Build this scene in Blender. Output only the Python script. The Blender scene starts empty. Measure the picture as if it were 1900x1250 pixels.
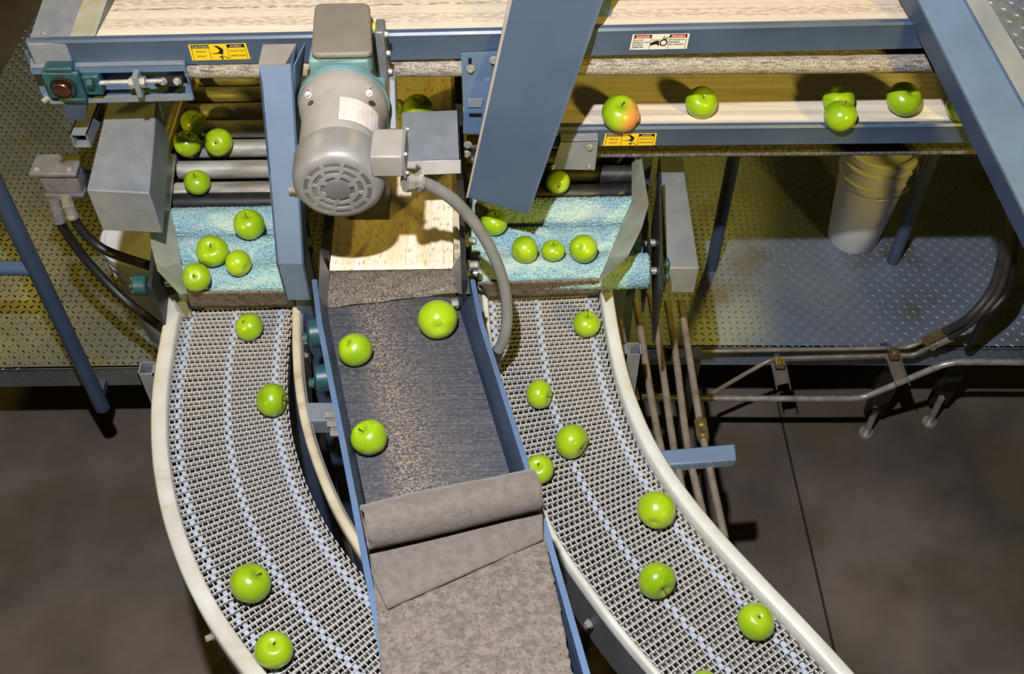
import bpy, bmesh, math, random
from mathutils import Vector, Matrix, noise
random.seed(7)
scn = bpy.context.scene
COL = scn.collection
# ---------------------------------------------------------------- camera
F_PX = 2100.0
PITCH = math.radians(51)
CAM = Vector((0, 0, 3.13))
cd = bpy.data.cameras.new('camera'); cam = bpy.data.objects.new('camera', cd); COL.objects.link(cam)
cam.location = CAM; cam.rotation_euler = (math.pi/2 - PITCH, 0, 0)
cd.sensor_width = 36; cd.lens = F_PX*36/1900; cd.clip_start = .05; cd.clip_end = 60
scn.camera = cam
FW = Vector((0, math.cos(PITCH), -math.sin(PITCH))); RT = Vector((1, 0, 0)); UP = Vector((0, math.sin(PITCH), math.cos(PITCH)))
# ---------------------------------------------------------------- light
w = bpy.data.worlds.new('world'); scn.world = w; w.use_nodes = True
bg = w.node_tree.nodes['Background']; bg.inputs[0].default_value = (1, .72, .12, 1); bg.inputs[1].default_value = .035
def lamp(name, kind, loc, power, color, size, target=None, **kw):
    l = bpy.data.lights.new(name, kind); l.energy = power; l.color = color
    if kind == 'AREA': l.size = size
    else: l.shadow_soft_size = size
    for k, v in kw.items(): setattr(l, k, v)
    o = bpy.data.objects.new(name, l); COL.objects.link(o); o.location = loc
    if target is not None:
        o.rotation_euler = (Vector(target) - Vector(loc)).to_track_quat('-Z', 'Y').to_euler()
    return o
lamp('flash_light', 'SPOT', CAM + UP*.55 - RT*.16, 285, (1, .985, 1), .022, target=(0, 1.6, 1.3), spot_size=math.radians(95), spot_blend=.6)
SOD = (1, .73, .10)
lamp('belt_fill_spot', 'SPOT', (3.1, -2.8, 4.3), 1050, SOD, .28, target=(.62, 1.95, 1.72), spot_size=math.radians(21), spot_blend=.75)  # added warm fill, narrow cone shaped to yellow the shaded sorting belt
lamp('hall_lamp_back', 'AREA', (-4.0, 5.9, 5.0), 24, SOD, .5, target=(0, 1.8, 1))
lamp('hall_lamp_side', 'AREA', (2.1, 5.9, 5.0), 34, SOD, .5, target=(.3, 1.8, 1))
lamp('roller_fill_spot', 'SPOT', (-3.4, -2.2, 4.2), 620, SOD, .2, target=(-.60, 1.95, 1.55), spot_size=math.radians(16), spot_blend=.8)  # added warm fill spot, brightens the rear of the left rollers
scn.view_settings.view_transform = 'Standard'; scn.view_settings.look = 'None'
scn.view_settings.exposure = 0; scn.view_settings.gamma = 1; scn.view_settings.use_curve_mapping = False

# ---------------------------------------------------------------- photo measuring helpers (pixel + real height/depth -> point)
def ray(px, py): return FW + RT*((px-950)/F_PX) - UP*((py-625)/F_PX)
def Z(px, py, z): d = ray(px, py); return CAM + d*((z-CAM.z)/d.z)
def Y(px, py, y): d = ray(px, py); return CAM + d*(y/d.y)
def D(px, py, t): return CAM + ray(px, py)*t
def PL(px, py, p, n): d = ray(px, py); return CAM + d*((p-CAM).dot(n)/d.dot(n))
def depth(p): return (p-CAM).dot(FW)
INC0, INCY, INCS = 1.53, 1.367, .2
INC_N = Vector((0, INCS, 1)).normalized()
def INC(px, py, dz=0): return PL(px, py, Vector((0, INCY, INC0+dz)), INC_N)

# ---------------------------------------------------------------- materials
def srgb(r, g, b):
    f = lambda c: (c/255/12.92) if c/255 <= .04045 else ((c/255+.055)/1.055)**2.4
    return (f(r), f(g), f(b), 1)
def mat(name, c1, c2=None, scale=(8, 8, 8), rough=.5, metal=0, bump=0, bscale=None, detail=4, lo=.35, hi=.65, coat=0, spec=.5, c3=None, s3=(3, 3, 3), lo3=.5, hi3=.7, coords='Object', sheen=0, rvar=0):
    m = bpy.data.materials.new(name); m.use_nodes = True; nt = m.node_tree; N = nt.nodes; L = nt.links
    b = N['Principled BSDF']; b.inputs['Roughness'].default_value = rough; b.inputs['Metallic'].default_value = metal
    b.inputs['Coat Weight'].default_value = coat; b.inputs['Specular IOR Level'].default_value = spec; b.inputs['Coat Roughness'].default_value = .08
    b.inputs['Base Color'].default_value = c1
    if sheen: b.inputs['Sheen Weight'].default_value = sheen
    tc = N.new('ShaderNodeTexCoord')
    def nz(sc, det):
        mp = N.new('ShaderNodeMapping'); mp.inputs['Scale'].default_value = sc
        n = N.new('ShaderNodeTexNoise'); n.inputs['Scale'].default_value = 1; n.inputs['Detail'].default_value = det
        L.new(tc.outputs[coords], mp.inputs[0]); L.new(mp.outputs[0], n.inputs['Vector']); return n
    def mr(src, a, c):
        r = N.new('ShaderNodeMapRange'); r.inputs[1].default_value = a; r.inputs[2].default_value = c; L.new(src, r.inputs[0]); return r
    def mix(fac, A, Bv):
        x = N.new('ShaderNodeMix'); x.data_type = 'RGBA'; L.new(fac, x.inputs[0])
        if isinstance(A, tuple): x.inputs[6].default_value = A
        else: L.new(A, x.inputs[6])
        x.inputs[7].default_value = Bv; return x.outputs[2]
    out = c1
    if c2 is not None:
        n = nz(scale, detail); r = mr(n.outputs[0], lo, hi); out = mix(r.outputs[0], c1, c2)
        if rvar:
            r2 = N.new('ShaderNodeMapRange'); r2.inputs[3].default_value = rough-rvar; r2.inputs[4].default_value = rough+rvar
            L.new(n.outputs[0], r2.inputs[0]); L.new(r2.outputs[0], b.inputs['Roughness'])
    if c3 is not None:
        n3 = nz(s3, 5); r3 = mr(n3.outputs[0], lo3, hi3); out = mix(r3.outputs[0], out, c3)
    if not isinstance(out, tuple): L.new(out, b.inputs['Base Color'])
    if bump:
        nb = nz(bscale or scale, 3); bp = N.new('ShaderNodeBump'); bp.inputs['Strength'].default_value = bump; bp.inputs['Distance'].default_value = .002
        L.new(nb.outputs[0], bp.inputs['Height']); L.new(bp.outputs[0], b.inputs['Normal'])
    return m
def wave_bump(m, scale, strength, direction='X', dist=.001, distort=0):
    nt = m.node_tree; N = nt.nodes; L = nt.links; b = N['Principled BSDF']
    tc = N.new('ShaderNodeTexCoord'); wv = N.new('ShaderNodeTexWave'); wv.bands_direction = direction
    wv.inputs['Scale'].default_value = scale; wv.inputs['Distortion'].default_value = distort
    L.new(tc.outputs['Object'], wv.inputs[0]); bp = N.new('ShaderNodeBump'); bp.inputs['Strength'].default_value = strength; bp.inputs['Distance'].default_value = dist
    L.new(wv.outputs[1], bp.inputs['Height'])
    if b.inputs['Normal'].is_linked: L.new(b.inputs['Normal'].links[0].from_socket, bp.inputs['Normal'])
    L.new(bp.outputs[0], b.inputs['Normal']); return m
M = {}
M['blue'] = mat('blue_paint', srgb(88, 112, 146), srgb(80, 102, 135), (9, 9, 9), .42, rvar=.08, c3=srgb(125, 135, 150), s3=(60, 60, 60), lo3=.68, hi3=.8)
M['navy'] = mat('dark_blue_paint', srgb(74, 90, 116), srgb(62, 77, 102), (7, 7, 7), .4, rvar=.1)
M['greyblue'] = mat('grey_blue_paint', srgb(126, 130, 138), srgb(114, 120, 130), (30, 30, 30), .5, c3=srgb(104, 112, 126), s3=(9, 9, 9), lo3=.5, hi3=.75, bump=.15)
M['lightenedblue'] = mat('lightened_blue_paint', srgb(112, 132, 164), srgb(104, 123, 154), (9, 9, 9), .45, rvar=.08)  # flash catch on the column face put into the paint; bar shares it
M['wallnavy'] = mat('navy_wall_paint', srgb(62, 76, 100), srgb(52, 66, 88), (7, 7, 7), .4)
M['whiterail'] = mat('white_plastic_rail', srgb(206, 206, 200), srgb(192, 192, 182), (14, 14, 14), .4, c3=srgb(196, 186, 150), s3=(7, 30, 30), lo3=.62, hi3=.82)
M['beamblue'] = mat('deep_blue_paint', srgb(64, 82, 108), srgb(58, 75, 100), (7, 7, 7), .42, rvar=.06)
M['black'] = mat('black_steel', srgb(34, 34, 36), srgb(48, 46, 44), (30, 30, 30), .5)
M['rubber'] = mat('black_rubber', srgb(26, 26, 28), srgb(38, 37, 38), (40, 40, 40), .42)
M['hosegrey'] = mat('weathered_hose_rubber', srgb(64, 62, 64), srgb(52, 50, 52), (30, 30, 30), .45)
M['steel'] = mat('zinc_steel', srgb(190, 188, 182), srgb(150, 148, 142), (40, 40, 40), .34, metal=.45)
M['tubesteel'] = mat('dull_steel_tube', srgb(158, 146, 132), srgb(128, 117, 105), (25, 25, 6), .38, metal=.3)
M['galv'] = mat('galvanised_roller', srgb(182, 180, 172), srgb(140, 138, 130), (14, 60, 60), .5, metal=.25, c3=srgb(120, 114, 98), s3=(6, 30, 30), lo3=.5, hi3=.75)
M['stainless'] = mat('stained_stainless_plate', srgb(186, 186, 172), srgb(154, 156, 140), (14, 14, 5), .45, metal=.15, c3=srgb(176, 150, 108), s3=(16, 16, 3), lo3=.55, hi3=.75)
M['sideplate'] = mat('grey_side_plate', srgb(128, 130, 134), srgb(112, 112, 116), (10, 10, 10), .45, metal=.3)
M['belt'] = mat('cream_woven_belt', srgb(226, 216, 202), srgb(200, 186, 168), (1.2, 60, 60), .7, c3=srgb(150, 132, 112), s3=(3, 46, 40), lo3=.56, hi3=.78, bump=.4, bscale=(220, 220, 60))
M['beltcentre'] = mat('worn_cream_belt', srgb(240, 228, 208), srgb(222, 200, 168), (70, 3, 40), .65, c3=srgb(150, 122, 88), s3=(230, 60, 60), lo3=.56, hi3=.72, bump=.4, bscale=(260, 120, 60))
M['weave'] = mat('grey_woven_belt', srgb(172, 164, 156), srgb(118, 111, 105), (300, 300, 300), .8, c3=srgb(80, 74, 70), s3=(40, 300, 300), lo3=.5, hi3=.7, bump=.6, bscale=(260, 200, 200))
M['weavedark'] = mat('dark_woven_belt', srgb(104, 102, 104), srgb(62, 60, 64), (200, 120, 120), .8, bump=.5)
M['cream'] = mat('cream_plastic_rail', srgb(202, 200, 192), srgb(186, 182, 168), (14, 14, 14), .42, c3=srgb(170, 148, 108), s3=(7, 26, 26), lo3=.6, hi3=.82)
M['tan'] = mat('tan_stained_rail', srgb(206, 196, 170), srgb(186, 172, 142), (14, 14, 14), .5, c3=srgb(140, 112, 74), s3=(8, 26, 26), lo3=.55, hi3=.8)
M['link'] = mat('grey_plastic_links', srgb(186, 182, 178), srgb(168, 164, 160), (90, 90, 90), .36, c3=srgb(166, 148, 134), s3=(6, 6, 6), lo3=.55, hi3=.8)
M['linkblue'] = mat('pale_blue_links', srgb(176, 184, 198), srgb(166, 173, 187), (90, 90, 90), .3)
M['rod'] = mat('belt_rod', srgb(110, 106, 102), None, rough=.4)
M['motor'] = mat('dusty_motor_grey', srgb(152, 147, 142), srgb(136, 130, 125), (10, 10, 10), .5, c3=srgb(112, 104, 96), s3=(11, 9, 11), lo3=.6, hi3=.85, rvar=.06)
M['gearcap'] = mat('dull_gearbox_grey', srgb(124, 116, 108), srgb(116, 108, 100), (8, 8, 8), .6)
M['fan'] = mat('fan_cover_grey', srgb(150, 148, 146), srgb(132, 130, 128), (20, 20, 20), .38, metal=.2)
M['teal'] = mat('teal_paint', srgb(112, 148, 152), srgb(86, 124, 130), (20, 20, 20), .42, c3=srgb(140, 140, 132), s3=(14, 14, 14), lo3=.55, hi3=.72)
M['darkteal'] = mat('dark_teal_cast_iron', srgb(40, 84, 92), srgb(30, 66, 76), (30, 30, 30), .4)
M['copper'] = mat('coppery_shaft', srgb(170, 118, 98), srgb(120, 78, 62), (6, 60, 60), .3, metal=.9)
M['brass'] = mat('brassy_fitting', srgb(196, 178, 130), srgb(160, 140, 92), (60, 60, 60), .3, metal=.8)
M['white'] = mat('white_plastic', srgb(238, 238, 244), srgb(224, 226, 234), (5, 5, 5), .38)
M['paper'] = mat('pale_label', srgb(214, 206, 200), srgb(196, 188, 182), (60, 60, 60), .5)
M['yellow'] = mat('label_yellow', srgb(222, 188, 28), None, rough=.4)
M['labelwhite'] = mat('label_white', srgb(204, 202, 198), None, rough=.4)
M['ink'] = mat('label_black', srgb(16, 14, 14), None, rough=.45)
M['red'] = mat('label_red', srgb(176, 34, 32), None, rough=.45)
M['flap'] = mat('dusty_rubber_flap', srgb(104, 98, 92), srgb(64, 60, 58), (60, 60, 60), .8, c3=srgb(150, 130, 106), s3=(260, 260, 260), lo3=.46, hi3=.68, bump=.5)
M['conduit'] = mat('grey_conduit', srgb(132, 132, 130), srgb(118, 118, 116), (20, 20, 20), .45)
M['greybox'] = mat('grey_cast_box', srgb(126, 126, 134), srgb(104, 104, 112), (30, 30, 30), .5, c3=srgb(150, 138, 112), s3=(24, 24, 24), lo3=.58, hi3=.75)
M['carpet'] = mat('beige_carpet', srgb(124, 113, 105), srgb(98, 88, 81), (90, 90, 90), .95, c3=srgb(80, 70, 64), s3=(210, 210, 210), lo3=.5, hi3=.72, bump=1, bscale=(300, 300, 300), sheen=.2)
M['carpetclean'] = mat('clean_carpet_back', srgb(112, 103, 96), srgb(100, 92, 85), (90, 90, 90), .95, bump=.8, bscale=(300, 300, 300), sheen=.2)
M['lug'] = mat('plate_lug', srgb(128, 142, 162), srgb(108, 122, 142), (4, 4, 4), .36, metal=.15)
M['lugdark'] = mat('worn_plate_lug', srgb(62, 66, 64), srgb(84, 86, 80), (4, 4, 4), .32, metal=.3)
# incline belt: slate with tan dust down the middle
m = mat('slate_rough_belt', srgb(76, 78, 88), srgb(56, 58, 66), (9, 260, 200), .6, c3=srgb(104, 98, 94), s3=(160, 160, 160), lo3=.5, hi3=.72, bump=.6, bscale=(12, 260, 200))
M['slate'] = m
nt = m.node_tree; N = nt.nodes; L = nt.links
tc = N.new('ShaderNodeTexCoord'); sx = N.new('ShaderNodeSeparateXYZ'); L.new(tc.outputs['UV'], sx.inputs[0])
rmp = N.new('ShaderNodeValToRGB'); e = rmp.color_ramp.elements; e[0].position = .12; e[0].color = (0, 0, 0, 1); e[1].position = .85; e[1].color = (0, 0, 0, 1)
for ps, vv in ((.3, 1), (.42, .75), (.55, .35), (.72, .12)): q = e.new(ps); q.color = (vv, vv, vv, 1)
L.new(sx.outputs[0], rmp.inputs[0])
ns = N.new('ShaderNodeTexNoise'); mp = N.new('ShaderNodeMapping'); mp.inputs['Scale'].default_value = (230, 300, 300); L.new(tc.outputs['Object'], mp.inputs[0]); L.new(mp.outputs[0], ns.inputs['Vector']); ns.inputs['Scale'].default_value = 1; ns.inputs['Detail'].default_value = 4
mrr = N.new('ShaderNodeMapRange'); mrr.inputs[1].default_value = .46; mrr.inputs[2].default_value = .62; L.new(ns.outputs[0], mrr.inputs[0])
mm = N.new('ShaderNodeMath'); mm.operation = 'MULTIPLY'; L.new(rmp.outputs[0], mm.inputs[0]); L.new(mrr.outputs[0], mm.inputs[1])
bs = N['Principled BSDF']; base = bs.inputs['Base Color'].links[0].from_socket
mx = N.new('ShaderNodeMix'); mx.data_type = 'RGBA'; L.new(mm.outputs[0], mx.inputs[0]); L.new(base, mx.inputs[6]); mx.inputs[7].default_value = srgb(158, 140, 118); L.new(mx.outputs[2], bs.inputs['Base Color'])
# the first noise streak layer stays subtle
m = mat('banded_cream_belt', srgb(222, 208, 192), srgb(200, 186, 170), (1.5, 160, 60), .75, bump=.4, bscale=(200, 240, 60)); M['belttop'] = m
nt = m.node_tree; N = nt.nodes; L = nt.links
tc = N.new('ShaderNodeTexCoord'); sx = N.new('ShaderNodeSeparateXYZ'); L.new(tc.outputs['UV'], sx.inputs[0])
rp = N.new('ShaderNodeValToRGB'); e = rp.color_ramp.elements; e[0].position = 0; e[0].color = (.05, .05, .05, 1); e[1].position = 1; e[1].color = (.5, .5, .5, 1)
for ps, vv in ((.045, .1), (.055, .55), (.09, .6), (.1, .15), (.135, .2), (.142, 1.4), (.15, .35), (.2, .8), (.23, .5)): q = e.new(ps); q.color = (vv, vv, vv, 1)
L.new(sx.outputs[1], rp.inputs[0])
ns = N.new('ShaderNodeTexNoise'); mp = N.new('ShaderNodeMapping'); mp.inputs['Scale'].default_value = (60, 190, 60); L.new(tc.outputs['Object'], mp.inputs[0]); L.new(mp.outputs[0], ns.inputs['Vector']); ns.inputs['Scale'].default_value = 1; ns.inputs['Detail'].default_value = 4
mrr = N.new('ShaderNodeMapRange'); mrr.inputs[1].default_value = .35; mrr.inputs[2].default_value = .62; L.new(ns.outputs[0], mrr.inputs[0])
mm = N.new('ShaderNodeMath'); mm.operation = 'MULTIPLY'; L.new(rp.outputs[0], mm.inputs[0]); L.new(mrr.outputs[0], mm.inputs[1])
bs = N['Principled BSDF']; base = bs.inputs['Base Color'].links[0].from_socket
mx = N.new('ShaderNodeMix'); mx.data_type = 'RGBA'; L.new(mm.outputs[0], mx.inputs[0]); L.new(base, mx.inputs[6]); mx.inputs[7].default_value = srgb(138, 118, 102); L.new(mx.outputs[2], bs.inputs['Base Color'])
# floor and platform
M['floor'] = mat('stained_concrete', srgb(122, 111, 102), srgb(78, 70, 64), (2.2, 2.2, 2.2), .55, c3=srgb(96, 84, 60), s3=(3.5, 3.5, 3.5), lo3=.5, hi3=.75, bump=.25, bscale=(60, 60, 60), detail=8, rvar=.15)
M['joint'] = mat('dirty_floor_joint', srgb(46, 30, 24), None, rough=.9)
M['plateL'] = mat('worn_tread_plate', srgb(126, 130, 126), srgb(104, 110, 110), (5, 5, 5), .36, metal=.3, c3=srgb(112, 104, 78), s3=(9, 9, 9), lo3=.55, hi3=.75, rvar=.1)
M['plateR'] = mat('blue_tread_plate', srgb(128, 140, 158), srgb(110, 122, 142), (3, 3, 3), .36, metal=.25, c3=srgb(104, 98, 86), s3=(6, 6, 6), lo3=.56, hi3=.75, rvar=.1)
# brush: turquoise bristles
M['brush'] = mat('turquoise_bristles', srgb(146, 182, 190), srgb(70, 122, 132), (330, 330, 330), .8, c3=srgb(176, 190, 182), s3=(9, 20, 20), lo3=.5, hi3=.72, lo=.46, hi=.66)
M['brushdark'] = mat('dark_bristle_gap', srgb(40, 92, 100), None, rough=.9)
# apples
def apple_mat(name, red=False):
    m = bpy.data.materials.new(name); m.use_nodes = True; nt = m.node_tree; N = nt.nodes; L = nt.links; b = N['Principled BSDF']
    tc = N.new('ShaderNodeTexCoord'); oi = N.new('ShaderNodeObjectInfo')
    r = N.new('ShaderNodeValToRGB'); e = r.color_ramp.elements
    e[0].position = 0; e[0].color = srgb(116, 158, 8); e[1].position = 1; e[1].color = srgb(148, 182, 14)
    L.new(oi.outputs['Random'], r.inputs[0])
    n = N.new('ShaderNodeTexNoise'); n.inputs['Scale'].default_value = 18; n.inputs['Detail'].default_value = 3; L.new(tc.outputs['Object'], n.inputs['Vector'])
    mr = N.new('ShaderNodeMapRange'); mr.inputs[1].default_value = .35; mr.inputs[2].default_value = .8; L.new(n.outputs[0], mr.inputs[0])
    mx = N.new('ShaderNodeMix'); mx.data_type = 'RGBA'; L.new(mr.outputs[0], mx.inputs[0]); L.new(r.outputs[0], mx.inputs[6]); mx.inputs[7].default_value = srgb(164, 192, 30)
    v = N.new('ShaderNodeTexVoronoi'); v.inputs['Scale'].default_value = 170; L.new(tc.outputs['Object'], v.inputs['Vector'])
    m2 = N.new('ShaderNodeMapRange'); m2.inputs[1].default_value = .10; m2.inputs[2].default_value = .2; m2.inputs[3].default_value = .45; m2.inputs[4].default_value = 0; L.new(v.outputs[0], m2.inputs[0])
    mx2 = N.new('ShaderNodeMix'); mx2.data_type = 'RGBA'; L.new(m2.outputs[0], mx2.inputs[0]); L.new(mx.outputs[2], mx2.inputs[6]); mx2.inputs[7].default_value = srgb(176, 198, 76)
    out = mx2.outputs[2]
    if red:
        sp = N.new('ShaderNodeSeparateXYZ'); L.new(tc.outputs['Object'], sp.inputs[0])
        n3 = N.new('ShaderNodeMapRange'); n3.inputs[1].default_value = .002; n3.inputs[2].default_value = .032; L.new(sp.outputs[0], n3.inputs[0])
        mx3 = N.new('ShaderNodeMix'); mx3.data_type = 'RGBA'; L.new(n3.outputs[0], mx3.inputs[0]); L.new(out, mx3.inputs[6]); mx3.inputs[7].default_value = srgb(214, 128, 80); out = mx3.outputs[2]
    L.new(out, b.inputs['Base Color'])
    b.inputs['Roughness'].default_value = .3; b.inputs['Coat Weight'].default_value = .35; b.inputs['Coat Roughness'].default_value = .2
    b.inputs['Subsurface Weight'].default_value = .12; b.inputs['Subsurface Radius'].default_value = (.006, .005, .001); b.inputs['Subsurface Scale'].default_value = 1
    return m
M['apple'] = apple_mat('green_apple_skin'); M['applered'] = apple_mat('blushed_apple_skin', True)
M['stem'] = mat('apple_stem', srgb(92, 82, 34), None, rough=.7)
M['calyx'] = mat('apple_calyx', srgb(70, 62, 30), None, rough=.9)
M['scar'] = mat('apple_scar', srgb(118, 78, 20), srgb(150, 140, 20), (300, 300, 300), .7)

# ---------------------------------------------------------------- mesh builder
class MB:
    def __init__(s): s.v = []; s.f = []; s.mi = []; s.uv = {}
    def add(s, vs, fs, m=0):
        k = len(s.v); s.v += [Vector(a) for a in vs]
        for f in fs: s.f.append(tuple(i+k for i in f)); s.mi.append(m)
        return k
    def hexa(s, b, t, m=0):
        s.add(list(b)+list(t), [(0, 3, 2, 1), (4, 5, 6, 7), (0, 1, 5, 4), (1, 2, 6, 5), (2, 3, 7, 6), (3, 0, 4, 7)], m); return s
    def slab(s, pts, off, m=0):
        n = len(pts); off = Vector(off); a = [Vector(p) for p in pts]
        s.add(a+[p+off for p in a], [tuple(range(n)), tuple(range(2*n-1, n-1, -1))]+[(i, (i+1) % n, n+(i+1) % n, n+i) for i in range(n)], m); return s
    def box(s, c, hx, hy, hz, m=0, R=None):
        c = Vector(c); R = R or Matrix.Identity(3)
        P = [c + R @ Vector((x*hx, y*hy, z*hz)) for z in (-1, 1) for x, y in ((-1, -1), (1, -1), (1, 1), (-1, 1))]
        return s.hexa(P[:4], P[4:], m)
    def bar(s, a, b, w, h, m=0, up=Vector((0, 0, 1))):
        a = Vector(a); b = Vector(b); t = (b-a).normalized(); x = t.cross(up).normalized()*w/2; y = x.cross(t).normalized()*h/2
        return s.hexa([a-x-y, a+x-y, a+x+y, a-x+y], [b-x-y, b+x-y, b+x+y, b-x+y], m)
    def lathe(s, o, ax, prof, n=24, m=0, ang0=0):
        o = Vector(o); ax = Vector(ax).normalized(); u = ax.orthogonal().normalized(); v = ax.cross(u)
        vs = []; fs = []
        for (t, r) in prof:
            for k in range(n):
                a = ang0+2*math.pi*k/n; vs.append(o+ax*t+(u*math.cos(a)+v*math.sin(a))*r)
        for i in range(len(prof)-1):
            for k in range(n): k2 = (k+1) % n; fs.append((i*n+k, i*n+k2, (i+1)*n+k2, (i+1)*n+k))
        if prof[0][1] > 1e-6: fs.append(tuple(range(n-1, -1, -1)))
        if prof[-1][1] > 1e-6: fs.append(tuple((len(prof)-1)*n+k for k in range(n)))
        s.add(vs, fs, m); return s
    def cyl(s, a, b, r, n=20, m=0, r2=None, bev=0):
        a = Vector(a); b = Vector(b); h = (b-a).length; r2 = r if r2 is None else r2
        pr = [(0, r), (h, r2)] if not bev else [(0, r-bev), (bev, r), (h-bev, r2), (h, r2-bev)]
        return s.lathe(a, b-a, pr, n, m)
    def pipe(s, a, b, r, t, n=24, m=0):
        a = Vector(a); b = Vector(b); h = (b-a).length
        return s.lathe(a, b-a, [(0, r), (h, r), (h, r-t), (0, r-t), (0, r)], n, m)
    def bolt(s, p, ax, r=.007, h=.006, m=0):
        p = Vector(p); ax = Vector(ax).normalized(); s.lathe(p, ax, [(0, r*1.35), (.0015, r*1.35)], 16, m); s.lathe(p+ax*.0015, ax, [(0, r), (h*.8, r), (h, r*.85)], 6, m); return s
    def tube(s, pts, r, n=12, m=0, sub=6, rf=None):
        P = smooth(pts, sub) if sub else [Vector(p) for p in pts]
        T = [(P[min(i+1, len(P)-1)]-P[max(i-1, 0)]).normalized() for i in range(len(P))]
        u = T[0].orthogonal().normalized(); vs = []; fs = []
        for i, p in enumerate(P):
            u = (u-T[i]*u.dot(T[i])).normalized(); v = T[i].cross(u); rr = r if rf is None else rf(i/(len(P)-1))*r
            for k in range(n): a = 2*math.pi*k/n; vs.append(p+(u*math.cos(a)+v*math.sin(a))*rr)
        for i in range(len(P)-1):
            for k in range(n): k2 = (k+1) % n; fs.append((i*n+k, i*n+k2, (i+1)*n+k2, (i+1)*n+k))
        fs += [tuple(range(n-1, -1, -1)), tuple((len(P)-1)*n+k for k in range(n))]
        s.add(vs, fs, m); return s
    def sweep(s, path, prof, m=0, side=1):
        """closed profile [(outward, up)] swept along a horizontal-ish path"""
        n = len(prof); vs = []; fs = []; K = len(path)
        for i, p in enumerate(path):
            nn = normal_at(path, i)*side
            for a, b in prof: vs.append(p+nn*a+Vector((0, 0, b)))
        for i in range(K-1):
            for k in range(n): k2 = (k+1) % n; fs.append((i*n+k, i*n+k2, (i+1)*n+k2, (i+1)*n+k))
        fs += [tuple(range(n-1, -1, -1)), tuple((K-1)*n+k for k in range(n))]
        s.add(vs, fs, m); return s
    def grid(s, f, nu, nv, m=0, uv=False):
        k = len(s.v)
        for j in range(nv+1):
            for i in range(nu+1):
                s.v.append(Vector(f(i/nu, j/nv)))
                if uv: s.uv[len(s.v)-1] = (i/nu, j/nv)
        for j in range(nv):
            for i in range(nu):
                a = k+j*(nu+1)+i; s.f.append((a, a+1, a+nu+2, a+nu+1)); s.mi.append(m)
        return s
def smooth(pts, sub=6):
    P = [Vector(p) for p in pts]
    if len(P) < 3: return P
    out = []
    for i in range(len(P)-1):
        a = P[i-1] if i else P[0]*2-P[1]; b = P[i]; c = P[i+1]; d = P[i+2] if i+2 < len(P) else P[-1]*2-P[-2]
        for k in range(sub):
            t = k/sub; out.append(.5*((2*b)+(c-a)*t+(2*a-5*b+4*c-d)*t*t+(3*b-a-3*c+d)*t**3))
    out.append(P[-1]); return out
def normal_at(path, i):
    t = path[min(i+1, len(path)-1)]-path[max(i-1, 0)]; t = Vector((t.x, t.y, 0)).normalized(); return Vector((t.y, -t.x, 0))
def mesh_of(name, mb, mats, ang=35, off=Vector((0, 0, 0)), recalc=True):
    me = bpy.data.meshes.new(name); me.from_pydata([v-off for v in mb.v], [], mb.f)
    for mt in (mats if isinstance(mats, (list, tuple)) else [mats]): me.materials.append(M[mt] if isinstance(mt, str) else mt)
    me.polygons.foreach_set('material_index', mb.mi)
    if mb.uv:
        uvl = me.uv_layers.new(name='UVMap')
        for l in me.loops: uvl.data[l.index].uv = mb.uv.get(l.vertex_index, (0, 0))
    if recalc:
        bm = bmesh.new(); bm.from_mesh(me); bmesh.ops.recalc_face_normals(bm, faces=bm.faces); bm.to_mesh(me); bm.free()
    me.shade_smooth(); me.set_sharp_from_angle(angle=math.radians(ang)); me.update(); return me
ROOTLOC = {}
def wl(o):
    p = Vector((0, 0, 0))
    while o is not None: p += o.location; o = o.parent
    return p
def thing(name, label, cat, loc=(0, 0, 0), group=None):
    o = bpy.data.objects.new(name, None); COL.objects.link(o); o.location = loc; o.empty_display_size = .05
    o['label'] = label; o['category'] = cat
    if group: o['group'] = group
    return o
def obj(name, mb, mats, parent=None, bevel=0, ang=35, label=None, kind=None):
    if parent is None:
        xs = [v.x for v in mb.v]; ys = [v.y for v in mb.v]; zs = [v.z for v in mb.v]
        off = Vector(((min(xs)+max(xs))/2, (min(ys)+max(ys))/2, min(zs)))
    else: off = wl(parent)
    o = bpy.data.objects.new(name, mesh_of(name, mb, mats, ang, off)); COL.objects.link(o)
    if parent is not None: o.parent = parent
    else: o.location = off
    if bevel:
        bv = o.modifiers.new('bevel', 'BEVEL'); bv.width = bevel; bv.segments = 2; bv.limit_method = 'ANGLE'; bv.angle_limit = math.radians(40); bv.harden_normals = False
    if label: o['label'] = label
    if kind: o['kind'] = kind
    return o
def tag(o, label, cat, group=None):
    o['label'] = label; o['category'] = cat
    if group: o['group'] = group
    return o
V = Vector
UPZ = V((0, 0, 1))

# ================================================================= SETTING
# floor: two concrete slabs with a sawn joint
j0 = Z(1400, 560, 0); j1 = Z(1560, 1260, 0); jd = (j1-j0).normalized()
ja = j0-jd*4; jb = j1+jd*3; jn = V((-jd.y, jd.x, 0))*.004
fl = bpy.data.objects.new('floor', mesh_of('floor', MB().box((0, 1.5, -.06), 6, 6, .03), 'joint')); COL.objects.link(fl); fl['kind'] = 'structure'
def side(p, q, s): return [p+jn*s, q+jn*s]
obj('slab', MB().slab([ja-jn, jb-jn, V((-6, jb.y, 0)), V((-6, ja.y, 0))], (0, 0, -.03)), 'floor', fl)
obj('slab', MB().slab([ja+jn, jb+jn, V((6, jb.y, 0)), V((6, ja.y, 0))], (0, 0, -.03)), 'floor', fl)

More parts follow.
